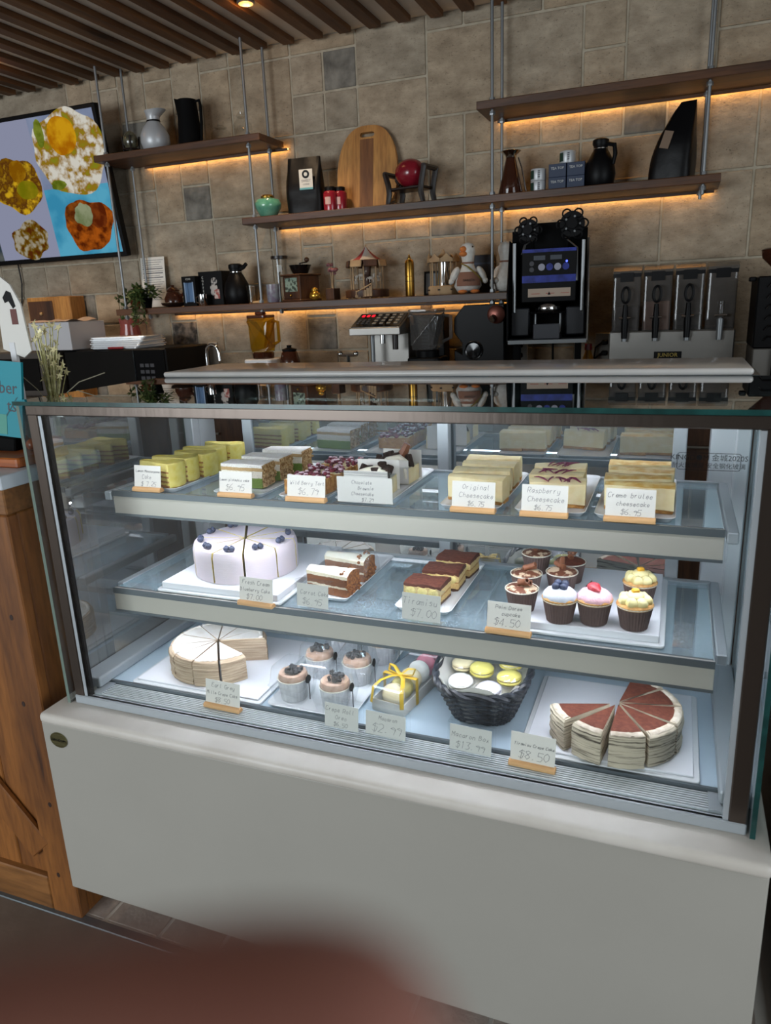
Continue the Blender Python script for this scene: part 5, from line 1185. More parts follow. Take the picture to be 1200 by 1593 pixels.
rp_ = P('tent_red', '#8e2530', .7); wp_ = P('tent_white', '#b8b1a8', .7)
for q in range(12):
    mb = MB()
    for (r_, z_) in rr_: mb.v += [(r_ * math.cos(q * PI / 6 + i * PI / 18), r_ * math.sin(q * PI / 6 + i * PI / 18), z_) for i in range(4)]
    mb.f = [(j * 4 + i, j * 4 + i + 1, (j + 1) * 4 + i + 1, (j + 1) * 4 + i) for j in range(4) for i in range(3)]; mb.mi = [0] * len(mb.f); mb.build('roof_panel', rp_ if q in (8, 2, 5, 11) else wp_, t, smooth=True)
MB().lathe([(0, .158), (.082, .158), (.082, .161), (0, .161)], 32).build('canopy_plate', M['walnut'], t); MB().lathe([(.020, .038), (.018, .10), (.022, .158)], 12).build('core', M['walnut'], t); MB().ball((0, 0, .223), .005, 8, 6).build('finial', M['ply'], t, smooth=True)
for q, (a, z) in enumerate(((-90, .098), (-50, .085), (-130, .080), (-10, .09), (180, .09))): horse(t, .060 * math.cos(R(a)), .060 * math.sin(R(a)), z, R(a + 90)); 
for i in range(6): MB().box(-.006, .006, -.004, .004, 0, .010 + i * .006).build('step', M['ply'], t, loc=(-.012 + i * .013, -.094 + i * .001, .004 + i * .001))
for x, z in ((-.012, .018), (.060, .048)): MB().tube([(x, -.099, z - .012), (x, -.099, z + .014)], .003, 6).build('rail_post', M['ply'], t)
MB().tube([(-.014, -.099, .026), (.062, -.099, .060)], .003, 6).build('stair_rail', M['ply'], t)
t = thing('pepper_mill', 'slim brass pepper mill tube', 'pepper mill', (.061, 2.06, Z3)); MB().lathe([(.019, 0), (.020, .003), (.020, .082), (.019, .083), (.020, .084), (.020, .140), (.016, .150), (.012, .153)], 24).build('barrel', M['gold'], t, smooth=True); MB().lathe([(.007, .152), (.008, .160), (.004, .166), (.004, .172), (0, .174)], 14).build('knob', M['gold'], t, smooth=True)
MB().lathe([(.0204, .062), (.0204, .064)], 20, cap=False).build('band', M['dark_wood'], t)
t = thing('unpainted_carousel', 'smaller unpainted wooden carousel with mirrored drum', 'carousel', (.205, 2.09, Z3))
MB().lathe([(.068, .0), (.070, .006), (.070, .034), (.064, .038), (0, .038)], 8).build('base', M['ply'], t)
for q in range(8): 
    a = q * PI / 4 + .1; MB().tube([(.056 * math.cos(a), .056 * math.sin(a), .038), (.056 * math.cos(a), .056 * math.sin(a), .135)], .003, 6).build('pillar', M['ply'], t)
    MB().lathe([(.005, .018), (.005, .024)], 8, (.0705 * math.cos(a - .1), .0705 * math.sin(a - .1), 0)).build('port_hole', M['dark_wood'], t)
    MB().prism([(-.026, 0), (.026, 0), (.026, .012), (.014, .018), (0, .032), (-.014, .018), (-.026, .012)], -.002, .002, M=T(.064 * math.cos(a + PI / 8), .064 * math.sin(a + PI / 8), .136) @ rotz(a + PI / 8 + PI / 2) @ rotx(PI / 2)).build('crown_panel', M['ply'], t)
MB().lathe([(.030, .038), (.030, .055), (.022, .10), (.026, .135)], 16).build('drum', M['chrome'], t, smooth=True); MB().lathe([(.068, .134), (.068, .138), (0, .138)], 24).build('canopy_plate', M['ply'], t)
MB().lathe([(.040, .140), (.026, .158), (.010, .170), (.003, .188)], 12).build('cone_roof', M['ply'], t)
t = thing('dark_picture_frame', 'dark frame standing behind the small carousel', 'picture frame', (.150, 2.165, Z3), rot=(R(-6), 0, 0)); MB().box(-.060, .045, -.004, .004, 0, .105).build('frame', M['black'], t, bevel=.002); MB().box(-.050, .036, -.0046, -.004, .010, .095).build('picture', P('grey_print', '#6b6b68', .4, col2='#45484a', ns=10.), t)
def goose(name, label, loc, rz, apron, turn):
    t = thing(name, label, 'plush toy', loc, rz, 'plush geese')
    def rad(d): return 1
    mb = MB(); prof = [(0, .0), (.040, .006), (.054, .030), (.052, .056), (.040, .085), (.027, .108), (.0235, .128), (.027, .148), (.032, .166), (.031, .182), (.022, .197), (0, .204)]
    mb.lathe(prof, 26, cap=False); mb.v = [(x * (1 + .06 * (z < .08)), y * (1.08 if z < .09 else 1) + .018 * max(0, (.11 - z)) / .11, z) for x, y, z in mb.v]; mb.build('body', M['plush'], t, smooth='all', jit=.0012)
    hd = MB().ball((0, -.030, .158), (.016, .022, .011), 14, 8).ball((0, -.030, .176), (.014, .018, .012), 14, 8).build('beak', M['beak'], t, smooth=True, rot=(0, 0, R(turn)))
    for s in (-1, 1):
        MB().ball((s * .024 * math.cos(R(turn)), s * .024 * math.sin(R(turn)) - .018, .184), .0034, 8, 6).build('eye', M['black'], t, smooth=True)
        MB().ball((0, 0, 0), (.016, .022, .034), 12, 8).ball((0, -.006, -.030), (.012, .013, .013), 8, 6).ball((0, .008, -.032), (.011, .012, .012), 8, 6).build('wing', M['plush'], t, smooth=True, loc=(s * .056, -.008, .078), rot=(0, R(-28 * s), 0))
        MB().ball((s * .026, -.050, .008), (.020, .022, .008), 10, 6).build('foot', M['beak'], t, smooth=True)
    MB().ball((0, .066, .046), (.020, .022, .014), 10, 7).build('tail', M['plush'], t, smooth=True)
    if apron:
        ap = MB().lathe([(.0595, .030), (.0600, .050), (.052, .070), (.0435, .086)], 12, a0=R(-145), a1=R(-35), cap=False).build('apron', M['apron_cloth'], t, smooth=True)
        print_text('apron_text', 'BARISTA', .013, M['dark_wood'], ap, T(0, -.0625, .052))
        MB().tube([(-.026, -.012, .120), (-.005, -.034, .108), (.024, -.040, .084), (.048, -.030, .060), (.060, .0, .045)], .0055, 6, flat=.4).build('strap', P('yellow_strap', '#8f7d33', .8), t, smooth=True)
    MB().lathe([(.0250, .118), (.0262, .122), (.0250, .126)], 22, cap=False).build('neck_band', M['apron_cloth'], t, smooth=True)
    return t
goose('plush_goose', 'white plush goose wearing a brown apron and strap', (.329, 2.035, Z3), R(18), True, -40)
goose('plush_goose', 'white plush goose turned away, behind the rod', (.478, 2.086, Z3), R(150), False, 20)
t = thing('navy_gift_bag', 'dark navy box standing between the plush geese', 'box', (.375, 2.180, Z3), R(0)); MB().box(-.055, .030, -.010, .010, 0, .160).build('carton', P('deep_navy', '#161c2b', .6), t, bevel=.002); MB().box(-.055, .030, -.0115, -.0105, .120, .128).build('printed_band', M['navy'], t)

# ---------------------------------------------------------------- television
tv = thing('television', 'wall-mounted flat television showing food pictures, tilted forward', 'television', (-2.10, 2.118, 1.754), rot=(R(8.2), 0, 0))
MB().box(-.621, .621, -.012, .03, 0, .692).build('casing', M['black'], tv, bevel=.004)
MB().box(-.20, .20, .0305, .05, .25, .45).build('wall_bracket', M['black'], tv)
E_ = 1.5
scr = MB().box(-.605, .605, -.0135, -.0122, .024, .672).build('screen', emit('screen_white', '#8f93ab', .55 * E_), tv)
def pic(poly, mat, d, name='picture'):
    return MB().prism(poly, 0, .0004, M=T(0, -.0136 - d, 0) @ rotx(PI / 2)).build(name, mat, scr)
def ell(cx, cz, rx, rz, n=36, wob=0., seed=0):
    return [(cx + rx * (1 + wob * noise.noise(Vector((math.cos(a) * 1.6, math.sin(a) * 1.6, seed)))) * math.cos(a), cz + rz * (1 + wob * noise.noise(Vector((math.cos(a) * 1.6, math.sin(a) * 1.6, seed)))) * math.sin(a)) for a in [2 * PI * i / n for i in range(n)]]
blue = emit2('screen_blue', '#3c93b8', '#5cb0cf', 6., .75)
pic([(.195, .024), (.605, .024), (.605, .345), (.195, .345)], blue, .0002, 'picture_panel')
pic([(.195, .345), (.605, .345), (.605, .672), (.195, .672)], emit2('screen_lilac', '#7884a0', '#8c96b0', 5., .8), .0002, 'picture_panel')
pic(ell(.415, .505, .225, .185, 40, .18, 3.), emit2('egg_toast', '#8a8a20', '#e0dccf', 20., .75, (.34, .60), '#9a741c'), .0006)
pic(ell(.390, .575, .092, .085, 30, .1, 8.), emit2('egg_yolk', '#b06a08', '#d8a018', 14., .75), .001)
pic(ell(.300, .36, .050, .022, 20, .3, 5.), emit2('avocado', '#6d7d1a', '#98a63a', 20., .5), .001)
pic(ell(.255, .60, .030, .06, 20, .2, 6.), emit2('avocado_side', '#6d7d1a', '#98a63a', 20., .5), .001)
pic(ell(.430, .165, .150, .130, 40, .28, 11.), emit2('croissant', '#5a2208', '#b35a16', 30., .7, (.35, .65)), .0006)
pic(ell(.360, .225, .060, .050, 30, .2, 12.), emit2('croissant_end', '#6d3210', '#a85a1c', 20., .5), .0009)
pic(ell(.500, .205, .062, .060, 30, .2, 13.), emit2('croissant_end', '#6d2a0e', '#99491a', 20., .5), .0009)
pic(ell(.415, .215, .058, .055, 30, .35, 14.), emit2('sauce', '#8c9a6a', '#b5bd95', 14., .5), .0012)
pic(ell(.03, .385, .160, .125, 36, .25, 21.), emit2('toast_left', '#8a6208', '#d8ac20', 22., .75, (.35, .65), '#5a3312'), .0006)
pic(ell(.05, .445, .055, .050, 30, .2, 22.), emit2('yolk_left', '#a36a0a', '#cf9a1c', 16., .5), .001)
pic(ell(.09, .355, .070, .045, 30, .1, 26.), emit2('yolk_low', '#8f8a10', '#b5a01c', 12., .5), .001)
pic(ell(.02, .115, .13, .085, 36, .3, 23.), emit2('salad', '#6a3410', '#c9c0aa', 26., .5, (.4, .6), '#8a6a14'), .0006)
pic([(-.605, .024), (-.20, .024), (-.20, .672), (-.605, .672)], emit2('screen_grey', '#3f4f5a', '#8a8a80', 6., .5), .0004, 'picture_panel')
t = thing('power_cord', 'thin black cord hanging down the wall below the television', 'cord', (-2.30, 2.185, 1.56)); MB().tube([(.0, 0, .22), (.004, .002, .1), (-.02, .004, 0), (-.06, .002, -.05)], .004, 6).build('cord', M['black'], t, smooth=True)

# ---------------------------------------------------------------- back counter
ZK = 1.081
bc = thing('back_counter', 'long dark back counter under the wall shelves carrying the machines', 'counter', (-.3, 1.85, 0))
part(MB().box(-2.9, 2.4, 1.50, 2.199, 1.050, 1.080), 'worktop', P('worktop', '#4b4744', .35, col2='#5a5552', ns=12.), bc, bevel=.003)
part(MB().box(-2.88, 2.38, 1.56, 2.19, .10, 1.0495), 'carcass', M['black_matte'], bc); part(MB().box(-2.88, 2.38, 1.62, 2.19, .0, .0995), 'plinth', M['black_matte'], bc)
for i in range(8):
    d = part(MB().box(-2.87 + i * .655, -2.87 + i * .655 + .645, 1.54, 1.5595, .11, 1.04), 'cabinet_door', M['walnut'], bc, bevel=.003)
    part(MB().tube([(-2.80 + i * .655, 1.525, .96), (-2.60 + i * .655, 1.525, .96)], .005, 8), 'handle', M['steel'], d, smooth=True)
mw = thing('microwave', 'black microwave oven with plates stacked on top', 'microwave', (-1.382, 1.98, ZK))
MB().box(-.308, .308, -.18, .17, .006, .226).build('body', M['black'], mw, bevel=.006)
MB().box(-.300, .125, -.187, -.1805, .014, .220).build('door', M['black_gloss'], mw, bevel=.003); MB().box(.128, .302, -.186, -.1805, .014, .220).build('control_panel', M['black_matte'], mw, bevel=.002)
for x in (-.27, .27):
    for y in (-.14, .13): MB().lathe([(.015, 0), (.015, .0055)], 12, (x, y, 0)).build('foot', M['black'], mw)
kp = P('key_grey', '#3d3d42', .5)
for i in range(4):
    for j in range(3): MB().box(.018 - .13 + j * .03 + .27, .018 - .13 + j * .03 + .292, -.188, -.1862, .05 + i * .03, .066 + i * .03).build('key', kp, mw)
for i in range(6):
    t = thing('white_plate', 'white plate in the stack on the microwave, %s from the bottom' % ['first', 'second', 'third', 'fourth', 'fifth', 'sixth'][i], 'plate', (-1.392 + (i % 2) * .006, 1.93, ZK + .2265 + i * .0095), R(i * 3), 'plates stacked on the microwave')
    MB().prism(rrect(-.135, .135, -.11, .11, .012, 3), 0, .004).prism(rrect(-.142, .142, -.117, .117, .012, 3), .0041, .0088).build('dish', M['porcelain'], t, bevel=.001)
t = thing('red_cloth', 'folded red cloth in front of the plate stack', 'cloth', (-1.37, 1.806, ZK + .2265)); MB().box(-.045, .05, -.004, .004, 0, .010).build('folded_cloth', P('red_cloth', '#8a1f24', .8), t, bevel=.003)
t = thing('pink_glass_jar', 'pink ribbed glass jar behind the plates', 'jar', (-1.505, 2.09, ZK + .2265)); MB().lathe([(.045, 0), (.052, .01), (.055, .06), (.046, .10), (.052, .135), (.054, .14), (.050, .14)], 28, wob=lambda a, z: 1 + .02 * math.cos(12 * a)).build('body', glass('pink_glass', (.75, .35, .33), 1.5, haze=.5, hazecol=(.45, .13, .11)), t, smooth=True)
wb = thing('toaster_oven', 'grey box-shaped appliance left of the microwave', 'appliance', (-1.92, 1.95, ZK)); MB().box(-.20, .20, -.19, .17, 0, .222).build('body', P('grey_box', '#4a423c', .7), wb, bevel=.006); MB().box(-.17, .10, -.196, -.1905, .03, .19).build('door', M['black_gloss'], wb, bevel=.002)
t = thing('white_carton', 'open white carton with loose paper on top', 'carton', (-1.735, 1.90, ZK + .2272), R(-4)); MB().box(-.15, .13, -.11, .12, 0, .135).build('carton', P('white_carton', '#c9c7c9', .8), t, bevel=.002)
MB().grid(lambda a, b: (-.14 + .27 * a, -.12 + .22 * b, .138 + .012 * math.sin(a * 7 + b * 3) * b + .008 * math.sin(b * 9)), 12, 8).build('loose_paper', P('pinkish_paper', '#c4ab98', .8), t, smooth=True, solid=0)
t = thing('wooden_crate', 'honey coloured wooden drawer box on the counter below the television', 'crate', (-2.02, 2.135, ZK + .2232)); MB().box(-.15, .15, -.055, .055, 0, .27).build('box', M['board_wood'], t, bevel=.003)
MB().box(-.14, .03, -.0605, -.0555, .12, .25).build('drawer', M['walnut'], t, bevel=.002); MB().ball((-.05, -.066, .185), .009, 10, 7).build('knob', M['light_wood'], t, smooth=True)
# tap, outlets
t = thing('tap', 'curved chrome gooseneck tap', 'tap', (-.93, 1.92, ZK)); MB().lathe([(.022, 0), (.022, .012), (.012, .02)], 18).build('base', M['chrome'], t, smooth=True)
MB().tube([(0, 0, .015), (0, 0, .17)] + [(.035 - .035 * math.cos(a * PI / 10), 0, .19 + .04 * math.sin(a * PI / 10)) for a in range(11)] + [(.072, 0, .155)], .0085, 10).build('neck', M['chrome'], t, smooth=True)
for x, z, w, lab in ((-1.076, 1.250, .055, 'white wall socket behind the tap'), (.513, 1.245, .080, 'white wall socket with black plugs below the sealing machine'), (.872, 1.250, .066, 'white wall socket left of the drink dispenser')):
    t = thing('wall_socket', lab, 'socket', (x, 2.199, z), group='white wall sockets'); MB().box(-w / 2, w / 2, -.008, -.0012, -.060, .060).build('plate', P('socket_white', '#a9a49b', .5) if 'socket_white' not in bpy.data.materials else bpy.data.materials['socket_white'], t, bevel=.002)
    if x > 0:
        for k in (-1, 1):
            MB().cbox((.008, -.020, k * .022), (.026, .024, .020)).build('plug', M['black'], t, bevel=.004); MB().tube([(-.004, -.022, k * .022), (-.028, -.03, k * .022 - .02), (-.038, -.025, -.08), (-.040, -.02, -.155)], .0035, 6).build('cord', M['black'], t, smooth=True)
# blenders
def blender(x, y, glassmat, s, label, basemat, lidmat):
    t = thing('blender', label, 'blender', (x, y, ZK), group='jug blenders')
    MB().prism(rrect(-.085, .085, -.085, .085, .02, 4), 0, .11).prism(rrect(-.07, .07, -.07, .07, .02, 4), .1101, .165 * 1).build('motor_base', M[basemat], t, bevel=.006, seg=2)
    MB().lathe([(.017, 0), (.018, .012), (0, .013)], 16, M=T(.02, -.086, .135) @ rotx(PI / 2)).build('dial', M['black'], t, smooth=True)
    MB().lathe([(.048, .1655), (.050, .19), (.044, .195)], 24).build('collar', M['black'] if s > 1 else M['brown_glass'], t, smooth=True)
    mb = MB(); rings = [(.042, .196), (.046, .215), (.052, .33), (.050, .345)]
    for r_, z_ in rings: mb.v += [(p[0], p[1], z_) for p in rrect(-r_ * s, r_ * s, -r_ * s, r_ * s, .014, 4)]
    n = 20; mb.f = [(j * 24 + i, j * 24 + (i + 1) % 24, (j + 1) * 24 + (i + 1) % 24, (j + 1) * 24 + i) for j in range(3) for i in range(24)]; mb.mi = [0] * len(mb.f)
    mb.build('jug', M[glassmat], t, smooth=True)
    MB().prism(rrect(-.050 * s, .050 * s, -.050 * s, .050 * s, .014, 4), .345, .358).lathe([(.026, .3582), (.024, .372), (0, .372)], 18).build('lid', M[lidmat], t, bevel=.003)
    MB().tube([(.050 * s, .01, .33), (.078 * s, .015, .325), (.078 * s, .015, .24), (.050 * s, .01, .225)], .008, 8).build('handle', M[glassmat], t, smooth=True); return t
blender(-.605, 1.90, 'amber_glass', 1., 'blender with an amber jug on a white base', 'white', 'brown_glass'); blender(.200, 1.86, 'smoke_glass', 1.25, 'blender with a large smoke-grey jug', 'black', 'smoke_glass')
t = thing('dark_glass_pot', 'small dark glass pot beside the amber blender', 'pot', (-.470, 1.90, ZK)); MB().lathe([(.040, 0), (.046, .01), (.046, .15), (.036, .19), (.03, .195)], 22).build('body', M['brown_glass'], t, smooth=True); MB().lathe([(.032, .195), (.034, .205), (.01, .212), (.012, .222), (0, .224)], 18).build('lid', M['black'], t, smooth=True)
t = thing('water_valve', 'small chrome valve with two round handles', 'valve', (-.135, 1.80, ZK)); MB().tube([(0, 0, 0), (0, 0, .18)], .008, 8).tube([(-.035, 0, .18), (.035, 0, .18)], .006, 8).build('pipe', M['chrome'], t, smooth=True)
for s in (-1, 1): MB().ball((s * .036, 0, .186), .012, 12, 8).build('handle', M['chrome'], t, smooth=True)
# keypad brewer
t = thing('keypad_brewer', 'stainless tea brewer with a sloping black keypad and red digits', 'brewing machine', (.028, 1.88, ZK), R(3))
MB().box(-.090, .082, .0, .20, 0, .295).build('column', M['steel'], t, bevel=.003); MB().box(-.13, .082, -.13, .19, 0, .05).build('drip_base', M['steel'], t, bevel=.004)
MB().add([(-.134, -.135, .262), (.086, -.135, .262), (.086, .02, .262), (-.134, .02, .262), (-.134, -.135, .292), (.086, -.135, .292), (.086, .02, .345), (-.134, .02, .345)], [(3, 2, 1, 0), (4, 5, 6, 7), (0, 1, 5, 4), (1, 2, 6, 5), (2, 3, 7, 6), (3, 0, 4, 7)]).build('head', M['steel'], t, bevel=.003)
KM = T(-.023, -.058, .3195) @ rotx(math.atan2(.053, .155))
pn = MB().cbox((0, 0, 0), (.206, .148, .004), M=KM).build('keypad', M['black_gloss'], t)
ky = P('key_pale', '#8e887d', .5); kr = emit('digit_red', '#ff2030', 1.6)
for i in range(4):
    for j in range(4): MB().cbox((-.012 + j * .031, .052 - i * .031, .003), (.015, .014, .002), M=KM).build('key', ky, pn)
for i in range(3):
    for j in range(3): MB().cbox((-.085 + j * .020, -.002 - i * .018, .003), (.010, .009, .002), M=KM).build('key', kp, pn)
for j in range(3): MB().cbox((-.085 + j * .022, .046, .003), (.012, .020, .001), M=KM).build('red_digit', kr, pn)
MB().tube([(-.055, -.07, .262), (-.055, -.07, .10)], .009, 10).build('nozzle', M['zinc'], t, smooth=True); MB().tube([(-.01, -.07, .262), (-.01, -.07, .225)], .011, 10).build('nozzle', M['chrome'], t, smooth=True); MB().tube([(.045, -.07, .262), (.045, -.07, .20)], .012, 10).build('nozzle', M['dark_wood'], t, smooth=True)
t = thing('pinned_sheet', 'dark cabinet with a pinned pale price sheet behind the keypad brewer', 'cabinet', (.125, 2.115, ZK)); b = MB().box(-.062, .080, -.03, .05, 0, .33).build('cabinet', M['black'], t, bevel=.003); b2 = MB().box(-.05, .012, -.0315, -.0305, .17, .315).build('sheet', P('pale_blue_paper', '#8f98a8', .7), b)
for i in range(9): MB().box(-.046, .004, -.0322, -.0316, .182 + i * .0145, .1845 + i * .0145).build('text_line', M['ink'], b)
# black grinder
t = thing('bean_grinder', 'bulky black coffee machine with a chrome knob and dial', 'coffee machine', (.432, 2.02, ZK), 0)
MB().prism([(-.125, 0), (.080, 0), (.080, .365), (-.085, .365), (-.128, .315), (-.128, .255), (-.095, .215), (-.095, .17), (-.128, .19), (-.128, 0)], -.12, .12, M=rotx(PI / 2)).build('body', M['black'], t, bevel=.004)
MB().lathe([(.034, -.004), (.036, .0), (.030, .008), (0, .010)], 24, M=T(-.045, -.121, .185) @ rotx(PI / 2)).build('dial', M['black_gloss'], t, smooth=True); MB().lathe([(.0365, 0), (.039, .003), (.0365, .006)], 24, M=T(-.045, -.121, .185) @ rotx(PI / 2), cap=False).build('dial_ring', M['chrome'], t, smooth=True)
MB().lathe([(.036, 0), (.036, .010), (.028, .014), (0, .015)], 24, M=T(.050, -.121, .325) @ rotx(PI / 2)).build('knob_plate', P('copper', '#6a3f36', .3, .8), t, smooth=True); MB().lathe([(.012, 0), (.014, .02), (.010, .03), (0, .031)], 16, M=T(.040, -.130, .315) @ rotx(PI / 2 + .4)).build('knob', M['chrome'], t, smooth=True)
# cup sealing machine
t = thing('cup_sealer', 'tall black and steel cup sealing machine with two film reels', 'sealing machine', (.680, 1.93, ZK), R(8))
for x in (-.12, .12):
    for y in (-.02, .09): MB().box(x - .012, x + .012, y - .012, y + .012, 0, .218).build('leg', M['black_matte'], t)
def side(x, w, mat): MB().prism([(-.12, .218), (.11, .218), (.11, .60), (.02, .60), (-.12, .40)], -w / 2, w / 2, M=T(x, 0, 0) @ Matrix(((0, 0, 1, 0), (1, 0, 0, 0), (0, 1, 0, 0), (0, 0, 0, 1)))).build('side_panel', mat, t, bevel=.002)
side(-.150, .006, M['black']); side(.150, .006, M['steel'])
MB().box(-.147, .147, -.12, .11, .212, .226).build('floor_plate', M['zinc'], t); MB().box(-.146, .146, .09, .11, .226, .64).build('back_panel', M['black_matte'], t); MB().box(-.060, .075, .02, .0895, .56, .66).build('head_block', M['black_matte'], t, bevel=.004)
cp = MB().box(-.100, .105, -.06, .0895, .365, .560).build('control_box', M['black'], t, bevel=.003)
bl = P('blue_strip', '#1f2a6e', .35, col2='#33409a', ns=30.)
MB().box(-.098, .103, -.0625, -.0602, .548, .560).build('blue_strip', bl, cp); MB().box(-.098, .103, -.0625, -.0602, .438, .464).build('blue_strip', bl, cp)
wt = P('button_white', '#9a9aa8', .4)
for i in range(4): MB().lathe([(.013, 0), (.013, .003), (0, .003)], 14, M=T(-.025 + i * .030, -.0602, .494) @ rotx(PI / 2)).build('button', wt if i % 2 == 0 else bl, cp)
for i in range(2):
    MB().box(-.055 + i * .062, -.012 + i * .062, -.0622, -.0602, .520, .536).build('display', P('lcd', '#4b5058', .3) if i == 0 else bpy.data.materials['lcd'], cp); MB().lathe([(.009, 0), (.009, .003), (0, .003)], 12, M=T(-.062, -.0602, .486 + i * .022) @ rotx(PI / 2)).build('button', kp, cp)
MB().ball((.068, -.062, .512), .004, 8, 6).build('indicator', emit('blue_led', '#5566ff', 3.), cp)
lb = MB().box(-.075, .085, -.0628, -.0602, .385, .416).build('warning_label', P('cream_label', '#b09c8a', .5), cp); MB().prism([(-.006, 0), (.006, 0), (0, .012)], 0, .0004, M=T(.005, -.0629, .392) @ rotx(PI / 2)).build('warning_triangle', M['black'], lb)
for i in range(3): MB().box(-.062 + i * .055, -.030 + i * .055, -.0632, -.0629, .396, .398).build('label_text', M['ink_red'], lb)
MB().lathe([(.048, .330), (.050, .335), (.050, .352), (.040, .364)], 24, (0, -.01, 0)).build('sealing_ring', M['chrome'], t, smooth=True); MB().lathe([(.075, .322), (.078, .326), (.075, .330)], 24, (0, -.01, 0)).build('ring_plate', M['black_gloss'], t)
for x in (-.05, .05): MB().tube([(x, .02, .226), (x, .02, .322)], .006, 8).build('guide_rod', M['zinc'], t, smooth=True)
MB().box(-.055, .055, -.10, .06, .226, .250).build('cup_tray', M['black_gloss'], t, bevel=.004); MB().box(-.052, .048, -.106, -.1005, .228, .285).build('tray_front', P('grey_plastic', '#3f4147', .4), t, bevel=.004)
for s in (-1, 1): MB().box(s * .105 - .035, s * .105 + .035, -.05, .0895, .24, .345).build('side_housing', P('dark_housing', '#202227', .5) if s < 0 else bpy.data.materials['dark_housing'], t, bevel=.004)
for s in (-1, 1): MB().tube([(s * .128, -.055, .33), (s * .128, -.055, .585)], .007, 8).build('roller_bar', M['zinc'], t, smooth=True)
for x, z, r, y in ((-.078, .632, .040, -.03), (.085, .645, .046, -.03)):
    RM = T(x, y, z) @ rotx(PI / 2)
    rl = MB().lathe([(r, -.006), (r, .006)], 28, M=RM).lathe([(r * .4, -.05), (r * .4, .03)], 16, M=RM).build('film_reel', M['black'], t, smooth=True)
    for q in range(6): MB().tube([(x + (r * .92 + r * .34 * math.cos(b)) * 1.0 * math.cos(q * PI / 3) - r * .34 * math.sin(b) * math.sin(q * PI / 3), y - .004, z + (r * .92 + r * .34 * math.cos(b)) * math.sin(q * PI / 3) + r * .34 * math.sin(b) * math.cos(q * PI / 3)) for b in [2 * PI * k / 14 for k in range(14)]], .0035, 6, closed=True).build('reel_lobe', M['black'], rl, smooth=True)
    MB().lathe([(r * .30, .006), (r * .30, .014), (r * .15, .018), (0, .018)], 18, M=RM).build('reel_nut', M['chrome'], rl, smooth=True)
    for q in range(5): MB().lathe([(.004, .0062), (.004, .008), (0, .008)], 8, M=RM @ T(r * .6 * math.cos(q * 1.26), r * .6 * math.sin(q * 1.26), 0)).build('bolt', M['zinc'], rl)
MB().tube([(-.06, .02, .60), (-.09, -.02, .58), (-.098, -.058, .545)], .006, 8, flat=.3).build('film_band', M['zinc'], t, smooth=True); MB().tube([(.06, .0, .60), (.105, -.04, .56), (.108, -.055, .44)], .006, 8, flat=.3).build('film_band', M['zinc'], t, smooth=True)
MB().tube([(.02, .12, .215), (.022, .12, .10), (.03, .13, .0)], .005, 6).build('cord', M['black'], t, smooth=True)
t = thing('sauce_bottle', 'small yellow sauce bottle with a red cap', 'bottle', (.820, 2.12, ZK)); MB().lathe([(.024, 0), (.025, .12), (.014, .155), (.013, .165)], 18).build('bottle', P('mustard', '#a5781e', .4), t, smooth=True); MB().lathe([(.016, .165), (.015, .19), (0, .191)], 14).build('cap', M['red_gloss'], t, smooth=True)
# drink dispenser
t = thing('drink_dispenser', 'four-tank drink dispenser on a stainless base', 'drink dispenser', (1.140, 1.95, ZK))
MB().box(-.213, .213, -.15, .16, 0, .250).build('base', M['steel'], t, bevel=.005); MB().box(-.052, .042, -.1525, -.1502, .150, .176).build('name_plate', M['black'], t)
print_text('name_lettering', 'JUNIOR', .020, P('yellow_print', '#a8913a', .5), t, T(-.005, -.1528, .163))
for i in range(4):
    x = -.158 + i * .106
    tk = MB().prism(rrect(x - .048, x + .048, -.14, .12, .010, 3), .2505, .452).build('tank', M['smoke_glass'], t)
    lv = [.085, .100, .050, .0][i]
    if lv: MB().prism(rrect(x - .045, x + .045, -.137, .117, .009, 3), .2530, .2530 + lv).build('drink', P('drink_%d' % i, ['#2a1610', '#8a5c44', '#17110f', '#000000'][i], .3), tk)
    MB().prism([(-.142, .452), (.125, .452), (.11, .472), (.0, .482), (-.10, .476), (-.142, .462)], x - .049, x + .049, M=Matrix(((0, 0, 1, 0), (1, 0, 0, 0), (0, 1, 0, 0), (0, 0, 0, 1)))).build('lid', M['smoke_glass'], tk)
    MB().box(x - .048, x + .048, -.1425, -.1402, .440, .453).box(x - .023, x + .023, -.1455, -.1426, .424, .456).build('lid_clip', M['black'], tk)
    if i < 3:
        MB().tube([(x, -.168, .225), (x, -.166, .28), (x, -.170, .345)], [.011, .013, .008], 10).tube([(x + .013 * math.sin(a * PI / 8), -.172, .378 + .027 * -math.cos(a * PI / 8)) for a in range(16)], .0052, 7, closed=True).build('lever', M['black'], tk, smooth=True)
    else: MB().tube([(x, -.160, .30), (x, -.160, .345)], .012, 10).build('lever', M['jar_glass'], tk, smooth=True)
    MB().tube([(x, -.165, .215), (x, -.165, .285)], [.010, .012], 10).tube([(x, -.165, .28), (x, -.13, .28)], .010, 10).build('tap_body', M['zinc'], tk, smooth=True); MB().tube([(x - .020, -.170, .298), (x + .020, -.170, .298)], .005, 8).build('tap_pin', M['chrome'], tk, smooth=True)
